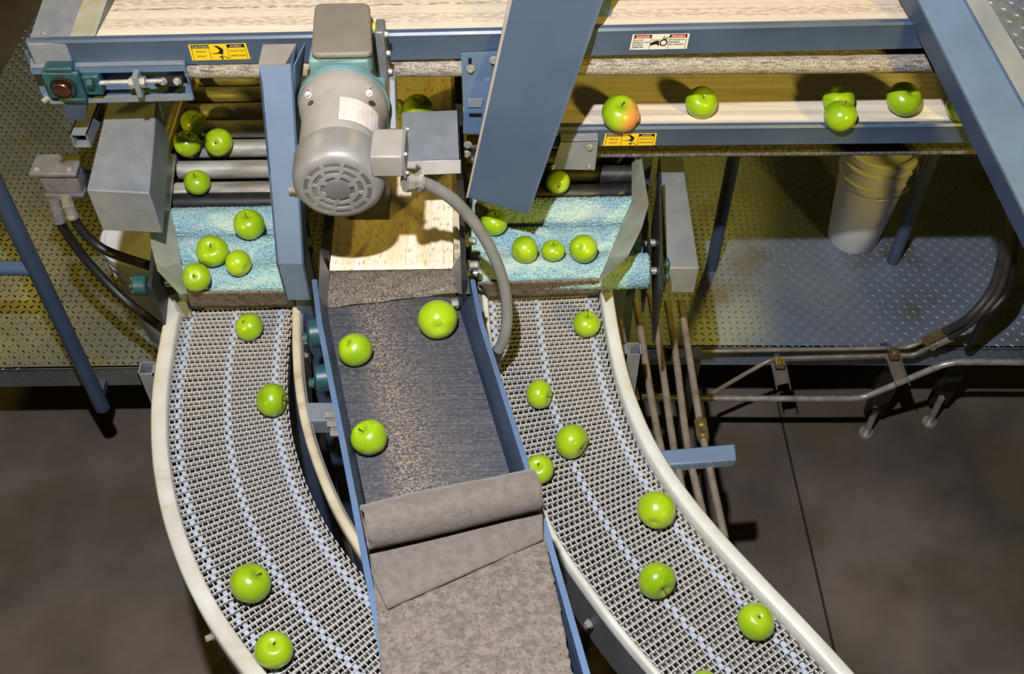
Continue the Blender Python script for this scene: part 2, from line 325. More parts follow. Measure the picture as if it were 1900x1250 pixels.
# tread plate platforms
PZ = .53
def lugs(poly_test, x0, x1, y0, y1, z, pitch=.0215, L=.0205, w=.0066, h=.0026):
    mb = MB(); ny = int((y1-y0)/pitch); nx = int((x1-x0)/pitch)
    for j in range(ny):
        for i in range(nx):
            x = x0+(i+.5)*pitch; y = y0+(j+.5)*pitch
            if not poly_test(x, y): continue
            a = math.radians(45 if (i+j) % 2 else -45); c, s_ = math.cos(a), math.sin(a)
            dx, dy = c*L/2, s_*L/2; wx, wy = -s_*w/2, c*w/2
            mb.add([(x-dx, y-dy, z), (x+wx, y+wy, z), (x+dx, y+dy, z), (x-wx, y-wy, z), (x-dx*.45, y-dy*.45, z+h), (x+dx*.45, y+dy*.45, z+h)],
                   [(0, 4, 1), (4, 5, 1), (5, 2, 1), (5, 3, 2), (4, 3, 5), (0, 3, 4)])
    return mb
def inside(poly):
    def t(x, y):
        c = False; n = len(poly)
        for i in range(n):
            a, b = poly[i], poly[(i+1) % n]
            if (a.y > y) != (b.y > y) and x < (b.x-a.x)*(y-a.y)/(b.y-a.y)+a.x: c = not c
        return c
    return t
def platform(poly, label, matn, edge):
    c = sum(poly, V())/len(poly)
    t = thing('walkway_platform', label, 'platform', (c.x, c.y, 0))
    obj('tread_plate', MB().slab(poly, (0, 0, -.012)), matn, t)
    xs = [p.x for p in poly]; ys = [p.y for p in poly]
    obj('tread_lugs', lugs(inside(poly), min(xs), max(xs), min(ys), max(ys), PZ), 'lug' if matn == 'plateR' else 'lugdark', t, ang=20, kind='stuff')
    a, b = edge
    obj('edge_skirt', MB().slab([a, b, b+V((0, 0, -.085)), a+V((0, 0, -.085))], (0, .01, 0)), matn, t, bevel=.002)
    mb = MB(); n = int((b-a).length/.016)
    for i in range(n):
        for j in range(4):
            p = a.lerp(b, (i+.5)/n)+V((0, -.0002, -.014-j*.018)); s_ = 1 if (i+j) % 2 else -1
            mb.add([p+V((-.004*s_, 0, -.004)), p+V((.0015, 0, -.0015)), p+V((.004*s_, 0, .004)), p+V((-.0015, 0, .0015)), p+V((0, -.0018, 0))], [(0, 4, 1), (1, 4, 2), (2, 4, 3), (3, 4, 0)])
    obj('skirt_lugs', mb, 'lug', t, kind='stuff')
    for q in (.12, .5, .88):
        for back in (.75, 1.6):
            p = a.lerp(b, q)+V((0, back, -.012))
            obj('leg', MB().box((p.x, p.y, (p.z)/2), .025, .025, p.z/2), 'navy', t)
    return t
eL0, eL1 = Z(-260, 690, PZ), Z(640, 676, PZ)
bl = Z(82, 0, PZ); bl2 = Z(0, 140, PZ); dirL = (bl2-bl).normalized()
lefttop = bl-dirL*1.6; leftbot = bl+dirL*((eL0.y+.0-bl.y)/dirL.y)
platform([V((leftbot.x, eL0.y, PZ)), eL1, V((eL1.x, lefttop.y, PZ)), lefttop], 'worn grey diamond tread walkway at the left, with a white pail on it', 'plateL', (V((leftbot.x, eL0.y, PZ)), eL1))
eR0, eR1 = Z(648, 643, PZ), Z(2050, 646, PZ)
platform([eR0, eR1, V((eR1.x, 5.0, PZ)), V((eR0.x, 5.0, PZ))], 'blue diamond tread walkway at the right, beneath the sorting belt', 'plateR', (eR0, eR1))
# upper right tread step
sp = [Z(1812, -25, 1.78), Z(1836, 8, 1.78), Z(1990, 240, 1.78), Z(2100, 240, 1.78), V((2.2, 3.95, 1.78)), V((1.2, 3.95, 1.78))]
st = thing('stair_tread', 'raised diamond tread step in the top right corner behind the slanted beam', 'stair', (sp[0].x, sp[0].y, 1.7))
obj('tread_plate', MB().slab(sp, (0, 0, -.01)), 'plateR', st)
xs = [p.x for p in sp]; ys = [p.y for p in sp]
obj('tread_lugs', lugs(inside(sp), min(xs), max(xs), min(ys), max(ys), 1.78, .021, .020, .0066, .0026), 'lug', st, ang=20, kind='stuff')
obj('leg', MB().bar(V((2.1, 3.92, 1.77)), V((2.1, 3.92, PZ)), .04, .04, up=V((0, 1, 0))), 'navy', st)
obj('leg', MB().bar(V((1.3, 3.92, 1.77)), V((1.3, 3.92, PZ)), .04, .04, up=V((0, 1, 0))), 'navy', st)

# left handrail
HY = 1.90
pb = Y(191, 757, HY); pt = V((pb.x, HY, 1.62))
hr = thing('handrail', 'blue round tube handrail post with side rail at the left edge', 'railing', (pb.x, HY, pb.z))
obj('post', MB().cyl(V((pb.x, HY, pb.z)), pt, .021, 24, bev=.003), 'navy', hr)
hz = Y(20, 497, HY).z
obj('side_rail', MB().cyl(V((pb.x-.01, HY, hz)), V((pb.x-1.2, HY, hz)), .019, 20), 'blue', hr)
obj('side_rail', MB().cyl(V((pb.x-.01, HY, 1.58)), V((pb.x-1.2, HY, 1.58)), .019, 20), 'blue', hr)
obj('post', MB().cyl(V((pb.x-1.1, HY, pb.z)), V((pb.x-1.1, HY, 1.62)), .021, 20), 'navy', hr)
obj('bracket', MB().box((pb.x, HY+.032, .50), .010, .032, .012), 'navy', hr)

# ================================================================= CROSS CONVEYOR (upper)
ZT = 1.885
ra, rb = Z(50, 84, ZT), Z(1790, 46, ZT)
rdir = (rb-ra).normalized(); rn = V((-rdir.y, rdir.x, 0))     # points backward
def RP(px, py, off=0): return PL(px, py, ra+rn*off, rn)
cc = thing('cross_conveyor', 'wide cream upper cross conveyor with blue side rail along the top', 'conveyor', (ra.lerp(rb, .5).x, ra.y, 1.7))
b0, b1 = Z(174, 76, ZT), Z(1780, 44, ZT)
bk = (Z(214, 0, ZT)-b0).normalized()
mb = MB()
b3 = b0+bk*.62; b2 = V((b1.x+.05, b3.y+.06, ZT))
B0, B1, B2, B3 = b0+rn*.006, b1+rn*.006, b2, b3
mb.grid(lambda u, v: B0.lerp(B1, u).lerp(B3.lerp(B2, u), v), 8, 8, uv=True)
mb.slab([p+V((0, 0, -.003)) for p in (B0, B1, B2, B3)], (0, 0, -.006))
obj('belt', mb, 'belttop', cc)
# rail: C channel swept along
def chan(a, b, prof): 
    m_ = MB(); n = len(prof); vs = []
    for p in (a, b):
        for q, z in prof: vs.append(p+rn*q+V((0, 0, z)))
    fs = [(k, (k+1) % n, n+(k+1) % n, n+k) for k in range(n)]+[tuple(range(n)), tuple(range(2*n-1, n-1, -1))]
    m_.add(vs, fs); return m_
obj('front_rail', chan(ra, rb, [(0, -.004), (0, -.05), (.03, -.05), (.03, -.046), (.004, -.046), (.004, .0), (.012, .004), (.012, .008), (.002, .008), (-.002, .004)]), 'navy', cc)
e0, e1, e2, e3 = Z(50, 82, ZT+.005), Z(121, 79, ZT+.005), Z(152, -2, ZT+.005), Z(79, -2, ZT+.005)
ex = (e3-e0)*3; 
obj('end_plate', MB().slab([e0, e1, e1+(e2-e1)*4, e0+ex*1.33], (0, 0, -.05)), 'greyblue', cc, bevel=.002)
g0, g1 = Z(122, 79, ZT+.002), Z(172, 77, ZT+.002); g2 = Z(198, 0, ZT+.002); g3 = Z(152, 0, ZT+.002)
obj('edge_strip', MB().slab([g0, g1, g1+(g2-g1)*4, g0+(g3-g0)*4], (0, 0, -.03)), 'stainless', cc, bevel=.001)
mb = MB(); p = Z(86, 68, ZT+.006); mb.bolt(p, UPZ, .006, .008); mb.tube([p+V((0, 0, .008)), Z(76, 58, ZT+.02)], .0025, 8, sub=0)
obj('wing_bolt', mb, 'steel', cc)
# return roller under rail
def roller(mb, a, b, r, n=28, seg=1, m=0): mb.lathe(a, b-a, [(0, r*.93), (.002, r), ((b-a).length-.002, r), ((b-a).length, r*.93)], n, m)
q0, q1 = Y(345, 128, ra.y+.022), Y(1800, 117, rb.y+.022)
mb = MB(); roller(mb, q0, q1, .0175); obj('return_belt', mb, 'weave', cc)
mb = MB(); mb.slab([q0+V((0, 0, .0175)), q1+V((0, 0, .0175)), q1+V((0, .5, .02)), q0+V((0, .5, .02))], (0, 0, -.004)); obj('return_belt', mb, 'weave', cc)
mb = MB(); mb.slab([ra+V((.3, .03, -.055)), rb+V((0, .03, -.055)), rb+V((0, .55, -.055)), ra+V((.3, .55, -.055))], (0, 0, -.003)); obj('slider_bed', mb, 'black', cc)
# conveyor legs reaching the walkway (behind)
p = Z(322, 545, PZ); obj('leg', MB().box((p.x, p.y+.06, (1.83+PZ)/2), .02, .02, (1.83-PZ)/2), 'navy', cc)
p = RP(1850, 100); obj('hanger', MB().slab([V((1.02, 1.90, 1.835)), V((1.06, 1.90, 1.835)), V((1.06, 1.90, 1.575)), V((1.02, 1.90, 1.575))], (0, .02, 0)), 'navy', cc)

# safety labels ----------------------------------------------------
def text_mesh(s, size, bold=.0):
    c = bpy.data.curves.new('lettering', 'FONT'); c.body = s; c.size = size; c.align_x = 'CENTER'; c.align_y = 'CENTER'; c.resolution_u = 2; c.offset = bold
    o = bpy.data.objects.new('lettering', c); COL.objects.link(o); dg = bpy.context.evaluated_depsgraph_get(); me = bpy.data.meshes.new_from_object(o.evaluated_get(dg))
    COL.objects.unlink(o); bpy.data.objects.remove(o); vs = [v.co.copy() for v in me.vertices]; fs = [tuple(p.vertices) for p in me.polygons]; bpy.data.meshes.remove(me); return vs, fs
def safety_label(corners, parent, label, kind):
    TL, TR, BR, BL = corners
    nrm = (TR-TL).cross(BL-TL).normalized()
    if nrm.y > 0: nrm = -nrm
    def P(u, v, lift=.0): return TL.lerp(TR, u).lerp(BL.lerp(BR, u), v)+nrm*(.0006+lift)
    W = (TR-TL).length; H = (BL-TL).length; A = W/H
    yel = kind == 'caution'
    mb = MB(); mb.slab([P(0, 0), P(1, 0), P(1, 1), P(0, 1)], -nrm*.0005)
    base = obj('safety_label', mb, 'yellow' if yel else 'labelwhite', parent, label=label)
    ink = MB()
    def quad(m_, u0, v0, u1, v1, lift=.0003): m_.add([P(u0, v0, lift), P(u1, v0, lift), P(u1, v1, lift), P(u0, v1, lift)], [(0, 1, 2, 3)])
    for u in (.035, .335, .655, .955): quad(ink, u, .02, u+.008, .98)
    if yel: quad(ink, .04, .03, .34, .24); quad(ink, .66, .03, .96, .24)
    else: quad(ink, .035, .02, .34, .24); quad(ink, .66, .02, .96, .24)
    def shape(m_, pts, lift=.0004): m_.add([P(.34+.32*x, y, lift) for x, y in pts], [tuple(range(len(pts)))])
    if yel:
        shape(ink, [(.28, .10), (.48, .09), (.72, .28), (.76, .40), (.68, .57), (.52, .60), (.08, .60), (.08, .57), (.42, .53), (.56, .40), (.44, .22)])
        shape(ink, [(.52, .60), (.70, .56), (.66, .68)])
        for pts in ([(.56, .70), (.64, .72), (.96, .90), (.90, .93)], [(.56, .72), (.62, .76), (.46, .86), (.42, .82)], [(.58, .78), (.66, .80), (.60, .97), (.52, .95)]): shape(ink, pts)
    else:
        shape(ink, [(.0, .62), (.10, .50), (.30, .42), (.48, .42), (.46, .56), (.52, .72), (.48, .80), (.40, .68), (.28, .66), (.0, .74)])
        ring = []
        K = 18
        for k in range(K):
            a0, a1 = 2*math.pi*k/K, 2*math.pi*(k+1)/K
            ink.add([P(.34+.32*(.72+rr*math.cos(a)), .56+rr*1.1*math.sin(a)*.95, .0004) for rr, a in ((.22, a0), (.22, a1), (.15, a1), (.15, a0))], [(0, 1, 2, 3)])
        shape(ink, [(.06, .36), (.80, .35), (.80, .38), (.06, .39)])
        for pts in ([(.62, .32), (.70, .12), (.75, .13), (.68, .33)], [(.70, .32), (.94, .14), (.96, .18), (.74, .34)], [(.74, .30), (.94, .30), (.93, .33), (.74, .34)]): shape(ink, pts)
    obj('pictogram', ink, 'ink', base)
    if not yel:
        for u0 in (.05, .67):
            pts = []; rd = MB()
            for k in range(24):
                a = 2*math.pi*k/24; cx = u0+(.035 if math.cos(a) < 0 else .245); pts.append(P(cx+.03*math.cos(a), .135+.09*math.sin(a), .0006))
            rd.add(pts, [tuple(range(24))])
            obj('header_panel', rd, 'red', base)
    def put(m_, s, u, v, h, maxw, lift=.0009, bold=0):
        vs, fs = text_mesh(s, 1.0, bold); xs = [q.x for q in vs]; wd = max(xs)-min(xs); k = min(h*H/.7, maxw*W/wd)
        kx = min(maxw*W/wd, k*1.35)
        m_.add([P(u+q.x*kx/W, v-q.y*k/H, lift) for q in vs], fs)
    lt = MB(); hd = MB()
    if yel:
        put(hd, 'CAUTION', .19, .14, .12, .27, bold=.01); put(hd, 'AVISO', .81, .14, .12, .2, bold=.01)
        put(lt, 'PINCH', .19, .44, .13, .16); put(lt, 'POINT', .19, .74, .13, .16)
        put(lt, 'PUNTO DE', .81, .44, .13, .23); put(lt, 'APRETARSE', .81, .74, .13, .25)
    else:
        put(hd, 'DANGER', .19, .14, .12, .23, bold=.01); put(hd, 'PELIGRO', .81, .14, .12, .23, bold=.01)
        for i, s in enumerate(('DO NOT', 'OPERATE WITH', 'GUARDS', 'REMOVED')): put(lt, s, (.13, .185, .13, .14)[i], .36+.155*i, .09, (.16, .28, .16, .18)[i], bold=.012)
        for i, s in enumerate(('FAVOR DE NO', 'MANEJAR', 'SIN GUARDAS')): put(lt, s, (.80, .765, .80)[i], .36+.155*i, .09, (.26, .18, .26)[i], bold=.012)
    obj('lettering', lt, 'ink', base); obj('lettering', hd, 'labelwhite', base)
safety_label([RP(349, 83), RP(456, 80), RP(465, 109), RP(357, 112)], cc, 'yellow caution pinch point sticker at the left of the upper rail', 'caution')
safety_label([RP(1174, 64), RP(1280, 62), RP(1274, 90), RP(1168, 92)], cc, 'red and white danger sticker on the upper rail', 'danger')

# ================================================================= SORTING CONVEYOR (lower right)
ZS = 1.60
sa, sb = Z(1010, 243, ZS), Z(1850, 235, ZS)
sdir = (sb-sa).normalized(); sn = V((-sdir.y, sdir.x, 0))
def SPn(px, py, off=0): return PL(px, py, sa+sn*off, sn)
so = thing('sorting_conveyor', 'lower right cream belt conveyor carrying apples under the cross conveyor', 'conveyor', (sa.lerp(sb, .5).x, sa.y, PZ))
obj('belt', MB().slab([sa+sn*.008, sb+V((.5, .008, 0)), sb+V((.5, .50, 0)), sa+V((-.02, .50, 0))], (0, 0, -.006)), 'belt', so)
rn_save = rn; rn = sn
obj('front_rail', chan(sa, sb+sdir*.5, [(0, -.006), (0, -.042), (.03, -.042), (.03, -.038), (.004, -.038), (.004, 0), (.009, .004), (.009, .009), (.001, .009), (-.003, .004)]), 'navy', so)
rn = rn_save
r0, r1 = SPn(1105, 285, .05), SPn(1860, 279, .05); r1 += sdir*.3
mb = MB(); mb.lathe(r0, r1-r0, [(0, .006), (.002, .0085), ((r1-r0).length, .0085)], 16); mb.slab([r0+V((0, 0, .008)), r1+V((0, 0, .008)), r1+V((0, .4, .008)), r0+V((0, .4, .008))], (0, 0, -.004))
obj('return_belt', mb, 'weavedark', so)
safety_label([SPn(1123, 248), SPn(1219, 247), SPn(1215, 269), SPn(1118, 270)], so, 'yellow caution pinch point sticker on the lower right rail', 'caution')
for (bx, by) in ((1320, 500), (1656, 488)):
    p = Z(bx, by-3, PZ); obj('leg', MB().cyl(p, V((p.x, p.y, ZS-.012)), .0185, 20), 'navy', so)
    obj('cross_beam', MB().box((p.x, sa.y+.27, ZS-.027), .018, .24, .012), 'navy', so)
# bracket plate with bolts
mb = MB(); mp0 = [Y(1040, 262, sa.y-.02), Y(1110, 260, sa.y-.02), Y(1104, 316, sa.y-.02), Y(1024, 314, sa.y-.02)]; mb.slab(mp0, (0, .004, 0))
mb.slab([mp0[0], mp0[1], mp0[1]+V((0, .02, .003)), mp0[0]+V((0, .02, .003))], (0, 0, -.004))
obj('mounting_plate', mb, 'greyblue', so, bevel=.001)
for (x, y) in ((1094, 272), (1093, 308), (1026, 309)):
    obj('bolt', MB().bolt(Y(x, y, sa.y-.021), (0, -1, 0), .006 if y < 300 else .0035, .005), 'steel', so)

# ================================================================= CENTRE BELT (horizontal part)
ZC = 1.535
ce = thing('centre_belt_conveyor', 'short level cream belt conveyor running out below the gear motor', 'conveyor', (-.15, 1.8, 1.3))
cb = [Z(612, 490, ZC), Z(841, 487, ZC), Z(837, 118, ZC), Z(652, 118, ZC)]
mb = MB(); mb.slab(cb, (0, 0, -.006))
fa, fb = cb[0]+V((0, 0, -.015)), cb[1]+V((0, 0, -.015)); mb.lathe(fa, fb-fa, [(0, .015), ((fb-fa).length, .015)], 28)
obj('belt', mb, 'beltcentre', ce)
def wallpoly(pts, t, matn, parent, name='side_plate', **k): return obj(name, MB().slab(pts, t), matn, parent, **k)
wallpoly([Z(838, 508, 1.52), Z(843, 478, ZC+.03), Z(838, 320, ZC+.03), Z(838, 130, ZC+.03), Z(838, 130, ZC-.05), Z(842, 500, ZC-.06)], (.022, 0, 0), 'tan', ce)
wallpoly([Z(612, 500, ZC-.06), Z(610, 480, ZC+.03), Z(652, 118, ZC+.03), Z(652, 118, ZC-.05)], (-.018, 0, 0), 'black', ce)
for (x, y) in ((845, 425), (846, 458)): obj('bolt', MB().bolt(Z(x, y, ZC+.032), UPZ, .004, .004), 'steel', ce)
obj('slider_bed', MB().slab([p+V((0, 0, -.03)) for p in cb], (0, 0, -.03)), 'black', ce)

# ================================================================= INCLINE CONVEYOR
ic = thing('incline_conveyor', 'slate grey inclined belt conveyor with blue side walls in the centre', 'conveyor', (0, 1.0, 1.3))
il0, ir0, il1, ir1 = INC(600, 545), INC(846, 552), INC(757, 1275), INC(1067, 1275)
il1 = INC(748, 1275)
mb = MB(); mb.grid(lambda u, v: il0.lerp(ir0, u).lerp(il1.lerp(ir1, u), v), 6, 20, uv=True)
obj('belt', mb, 'slate', ic)
obj('slider_bed', MB().slab([p+V((0, 0, -.012)) for p in (il0, ir0, ir1, il1)], (0, 0, -.02)), 'black', ic)
def wall3(bot, top, name='side_wall', t=.003, extra=None):
    mb = MB(); B = [INC(x, y, -.02) for x, y in bot]; T_ = [INC(x, y, .042) for x, y in top]
    for i in range(len(B)-1):
        s_ = -1 if B[0].x < (il0.x+ir0.x)/2 else 1; o_ = V((t*s_, 0, 0))
        mb.hexa([B[i], B[i+1], B[i+1]+o_, B[i]+o_], [T_[i], T_[i+1], T_[i+1]+o_, T_[i]+o_])
        # top lip
        mb.hexa([T_[i], T_[i+1], T_[i+1]+o_*2.6, T_[i]+o_*2.6], [a+V((0, 0, .003)) for a in (T_[i], T_[i+1], T_[i+1]+o_*2.6, T_[i]+o_*2.6)])
        mb.hexa([T_[i]+o_*2.6, T_[i+1]+o_*2.6, T_[i+1]+o_*3.2, T_[i]+o_*3.2], [a+V((0, 0, -.085)) for a in (T_[i]+o_*2.6, T_[i+1]+o_*2.6, T_[i+1]+o_*3.2, T_[i]+o_*3.2)])
    for k_ in range(len(mb.mi)): mb.mi[k_] = 0 if (k_//6) % 3 == 0 else 1
    return obj(name, mb, ['wallnavy', 'blue'], ic)
wall3([(606, 520), (618, 600), (680, 925), (752, 1280)], [(588, 520), (598, 600), (662, 925), (730, 1280)])
wall3([(840, 520), (856, 600), (958, 925), (1062, 1280)], [(872, 520), (888, 600), (986, 910), (1090, 1280)])
# flared inlet wings
for pts in ([Z(594, 470, 1.60), Z(611, 508, 1.55), Z(608, 575, 1.53), Z(590, 560, 1.57)], [Z(862, 464, 1.60), Z(838, 500, 1.55), Z(852, 545, 1.54), Z(872, 545, 1.58)]):
    obj('inlet_wing', MB().slab(pts, (0, .003, .001)), 'sideplate', ic)
# rubber flap
def flapf(u, v):
    a = Z(607, 502, ZC-.004).lerp(Z(846, 498, ZC-.004), u); b = INC(608, 570, .006).lerp(INC(852, 542, .006), u)
    p = a.lerp(b, v); p.z += .006*math.sin(math.pi*v)+.0015*math.sin(u*19+v*4)*v; return p
mb = MB(); mb.grid(flapf, 24, 8); ob = obj('rubber_flap', mb, 'flap', ic); sd = ob.modifiers.new('s', 'SOLIDIFY'); sd.thickness = .003
for (x, y, zz) in ((847, 561, 0), ): obj('bolt', MB().bolt(INC(848, 562, .02), (-1, -.3, .2), .008, .01), 'steel', ic)
for (x, y) in ((880, 554), (876, 492), (872, 448)):
    obj('bolt', MB().bolt(Z(x-6, y, 1.5), (1, -.2, .3), .008, .018), 'steel', ic)
# lower right channel past the carpet
lower = [(1012, 1000), (1030, 1060), (1062, 1180), (1085, 1270)]
obj('belt_guard', MB().slab([INC(1008, 995, -.01), INC(1020, 990, -.01), INC(1098, 1275, -.01), INC(1074, 1275, -.01)], (0, 0, -.1)), 'blue', ic, bevel=.002)
# left side machinery: fittings under the wall
for (x, y, r) in ((590, 606, .028), (603, 690, .026)):
    p = D(x, y, 2.12); mb = MB(); mb.cyl(p+V((-.02, 0, -.02)), p+V((.05, .01, -.02)), r, 24, bev=.004); mb.bolt(p+V((-.02, -.01, -.02)), (-1, 0, 0), .009, .01)
    obj('bearing_housing', mb, 'darkteal', ic)
p = D(595, 775, 2.2); obj('cross_beam', MB().box(p+V((.04, 0, 0)), .07, .022, .022), 'greyblue', ic, bevel=.003)
for k, (x, y) in enumerate(((617, 768), (620, 785), (626, 802))):
    p = D(x, y, 2.08); obj('nut', MB().cyl(p+V((-.012, 0, 0)), p+V((.012, 0, 0)), .009, 6), 'steel', ic)
mb = MB(); p = D(670, 955, 1.95); mb.bolt(p, (-.6, -.4, .6), .008, .01); obj('bolt', mb, 'steel', ic)
obj('edge_bracket', MB().slab([INC(668, 975, .03), INC(681, 1000, .03), INC(700, 1112, .03), INC(688, 1100, .03)], (0, 0, -.05)), 'sideplate', ic)
# hidden legs of the incline
for (x, y) in ((690, 700), (880, 700), (800, 1150), (980, 1150)):
    p = INC(x, y, -.03); obj('leg', MB().box((p.x, p.y, p.z/2), .02, .02, p.z/2), 'navy', ic)

# carpet over the incline --------------------------------------------
cp = thing('carpet_strip', 'beige carpet piece rolled and folded over the incline conveyor end', 'carpet', tuple(INC(850, 1000, .01)))
def sheet(c4, nu, nv, dz=0, wob=.0015, jag=0):
    a, b, c, d = c4
    def f(u, v):
        p = a.lerp(b, u).lerp(d.lerp(c, u), v); q = p*38
        p = p+V((0, 0, dz+wob*noise.noise(q)))
        if jag:
            e_ = min(u, 1-u)
            if e_ < .02: p.x += jag*noise.noise(p*130)
        return p
    return f
mb = MB(); mb.grid(sheet([INC(686, 1010, .048), INC(1004, 960, .048), INC(1072, 1290, .048), INC(714, 1290, .048)], 1, 1, 0, .004, .003), 50, 60)
ob = obj('carpet_sheet', mb, 'carpet', cp, ang=80); s_ = ob.modifiers.new('s', 'SOLIDIFY'); s_.thickness = .006; s_.offset = -1
def flap2(u, v):
    a, b = INC(682, 985, .056), INC(1006, 925, .056)
    c, d = INC(1008, 998, .055), INC(718, 1127, .055); e_ = INC(690, 1065, .055)
    top = a.lerp(b, u); bot = (e_.lerp(d, u/.09) if u < .09 else d.lerp(c, (u-.09)/.91))
    p = top.lerp(bot, v); p = p+V((0, 0, .010*math.sin(math.pi*min(1, v*1.1))*(.6+.4*math.sin(u*3))+.001*noise.noise(p*60))); return p
mb = MB(); mb.grid(flap2, 44, 16); ob = obj('folded_flap', mb, 'carpetclean', cp, ang=80); s_ = ob.modifiers.new('s', 'SOLIDIFY'); s_.thickness = .007; s_.offset = -1
# roll: open loop
RA, RB = INC(677, 978, .092), INC(996, 907, .092)
ax = (RB-RA).normalized(); uu = (UPZ-ax*UPZ.dot(ax)).normalized(); vv = ax.cross(uu)
def rollf(u, v):
    a = v*2*math.pi*1.12-.5; r = .034*(1+.04*math.sin(u*5))*(1-.12*max(0, v-.75)*4*.5) + .003*math.sin(2*a)
    p = RA.lerp(RB, u)+(uu*math.sin(a)+vv*math.cos(a))*r+V((0, 0, .0012*noise.noise((RA.lerp(RB, u)+uu*a*.03)*60)))
    p += ax*.004*noise.noise(V((a*2, u*3, 0))); return p
mb = MB(); mb.grid(rollf, 40, 44); ob = obj('rolled_edge', mb, 'carpetclean', cp, ang=80); s_ = ob.modifiers.new('s', 'SOLIDIFY'); s_.thickness = .007; s_.offset = -1

# ================================================================= CURVED MESH CONVEYORS
ZB = 1.325
def link_row(width, ncol, pitch, stripes):
    """one moulded belt row: two staggered lines of links on a rod; local x across, y along"""
    mb = MB(); w = width/ncol; th = .0017
    def bx(x0, x1, y0, y1, z0, z1, m_): mb.hexa([(x0, y0, z0), (x1, y0, z0), (x1, y1, z0), (x0, y1, z0)], [(x0, y0, z1), (x1, y0, z1), (x1, y1, z1), (x0, y1, z1)], m_)
    for half in (0, 1):
        y0 = half*pitch/2
        for c in range(ncol+(1 if not half else 0)):
            x = c*w+(w/2 if half else 0)
            blue = c in stripes
            m_ = 1 if blue else 0
            # finger
            bx(x-th*.62, x+th*.62, y0, y0+pitch/2, -.006, .0 if not half else -.0004, m_)
            if blue: bx(x-w*.4, x+w*.4, y0+pitch*.05, y0+pitch*.40, -.005, -.0006, 1)
            # arched bar joining fingers
            xa, xb = x, x+w
            if xb <= width+w*.6:
                pr = []
                K = 4
                for k in range(K+1):
                    t = k/K; xx = xa+(xb-xa)*t; yy = y0+pitch*.5-pitch*.10*math.sin(math.pi*t)*(1 if half else .5); pr.append((xx, yy))
                for k in range(K):
                    (xp, yp), (xq, yq) = pr[k], pr[k+1]
                    mb.hexa([(xp, yp-.0011, -.006), (xq, yq-.0011, -.006), (xq, yq+.0011, -.006), (xp, yp+.0011, -.006)], [(xp, yp-.0011, .0003), (xq, yq-.0011, .0003), (xq, yq+.0011, .0003), (xp, yp+.0011, .0003)], m_)
    mb.cyl((0, pitch*.27, -.0058), (width, pitch*.27, -.0058), .0021, 6, m=2)
    return mb
def resample(path, step):
    out = [path[0].copy()]; T = []; acc = 0; need = step
    for a, b in zip(path, path[1:]):
        L_ = (b-a).length; 
        while acc+L_ >= need:
            out.append(a.lerp(b, (need-acc)/L_)); need += step
        acc += L_
    return out
def curved_conveyor(label, edge_px, inner_px, width, side_, stripes, zrail):
    E = smooth([Z(x, y, ZB) for x, y in edge_px], 8)
    t = thing('curved_conveyor', label, 'conveyor', (E[0].x, E[0].y, 1.0))
    # centre path
    C = [p+normal_at(E, i)*(-side_)*width/2 for i, p in enumerate(E)]
    pitch = .0222; Cs = resample(C, pitch)
    ncol = 22
    rowmesh = mesh_of('belt_row', link_row(width, ncol, pitch, stripes), ['link', 'linkblue', 'rod'], 30)
    rt = wl(t)
    for i in range(len(Cs)-1):
        tan = (Cs[min(i+1, len(Cs)-1)]-Cs[max(i-1, 0)]).normalized()
        o = bpy.data.objects.new('belt_row', rowmesh); COL.objects.link(o); o.parent = t
        ang = math.atan2(tan.y, tan.x)-math.pi/2
        # local +y follows travel; local x must point to +width
        xdir = V((math.cos(ang), math.sin(ang), 0))
        o.location = Cs[i]-xdir*width/2-rt; o.rotation_euler = (0, 0, ang)
    # wear strip carriers under the belt
    obj('slider_bed', MB().sweep(C, [(-width*.5, -.03), (width*.5, -.03), (width*.5, -.034), (-width*.5, -.034)]), 'black', t)
    I = smooth([Z(x, y, ZB) for x, y in inner_px], 8)
    return t, E, I
LE = [(343, 560), (327, 650), (317, 720), (314, 790), (319, 870), (337, 960), (368, 1050), (408, 1130), (462, 1210), (535, 1300), (625, 1390), (740, 1480)]
LI = [(545, 555), (545, 650), (549, 720), (560, 790), (580, 860), (612, 940), (652, 1012), (702, 1085), (770, 1165), (850, 1245)]
lc, E, I = curved_conveyor('left curved grey mesh conveyor bending out to the lower right', LE, LI, .228, 1, (2, 11, 20), 0)
# path runs toward viewer: normal_at = (t.y,-t.x): for t=(0,-1) gives (-1,0): points left (-x)
def guide(path, side_, w, matn, plate_out, t, hgt=.02, plate='sideplate'):
    obj('guide_rail', MB().sweep(path, [(0, -.012), (0, hgt-.003), (.003, hgt), (w-.004, hgt), (w, hgt-.004), (w, -.03), (w*.5, -.03)], side=side_), matn, t, ang=50)
    obj('side_plate', MB().sweep(path, [(w*.78, -.02), (w*.78+.004, -.02), (w*.78+.004, -.125), (w*.78, -.125)] if plate_out else [(w+.001, hgt-.012), (w+.004, hgt-.012), (w+.004, -.11), (w+.001, -.11)], side=side_), plate, t)
guide(E, 1, .030, 'cream', True, lc, .024)
guide(I, -1, .017, 'tan', False, lc, .022)
for (x, y) in ((567, 634), (566, 659), (563, 742)):
    p = Z(x, y, ZB-.01); obj('bolt', MB().bolt(p+V((-.002, 0, 0)), (1, -.3, .2), .005, .008), 'steel', lc)
p = Z(395, 1180, ZB-.02); obj('bolt', MB().bolt(p, (-1, -.7, .3), .006, .012), 'steel', lc)
RE = [(1110, 540), (1122, 620), (1138, 700), (1158, 765), (1188, 835), (1230, 905), (1280, 972), (1335, 1036), (1400, 1106), (1468, 1178), (1532, 1248), (1600, 1325)]
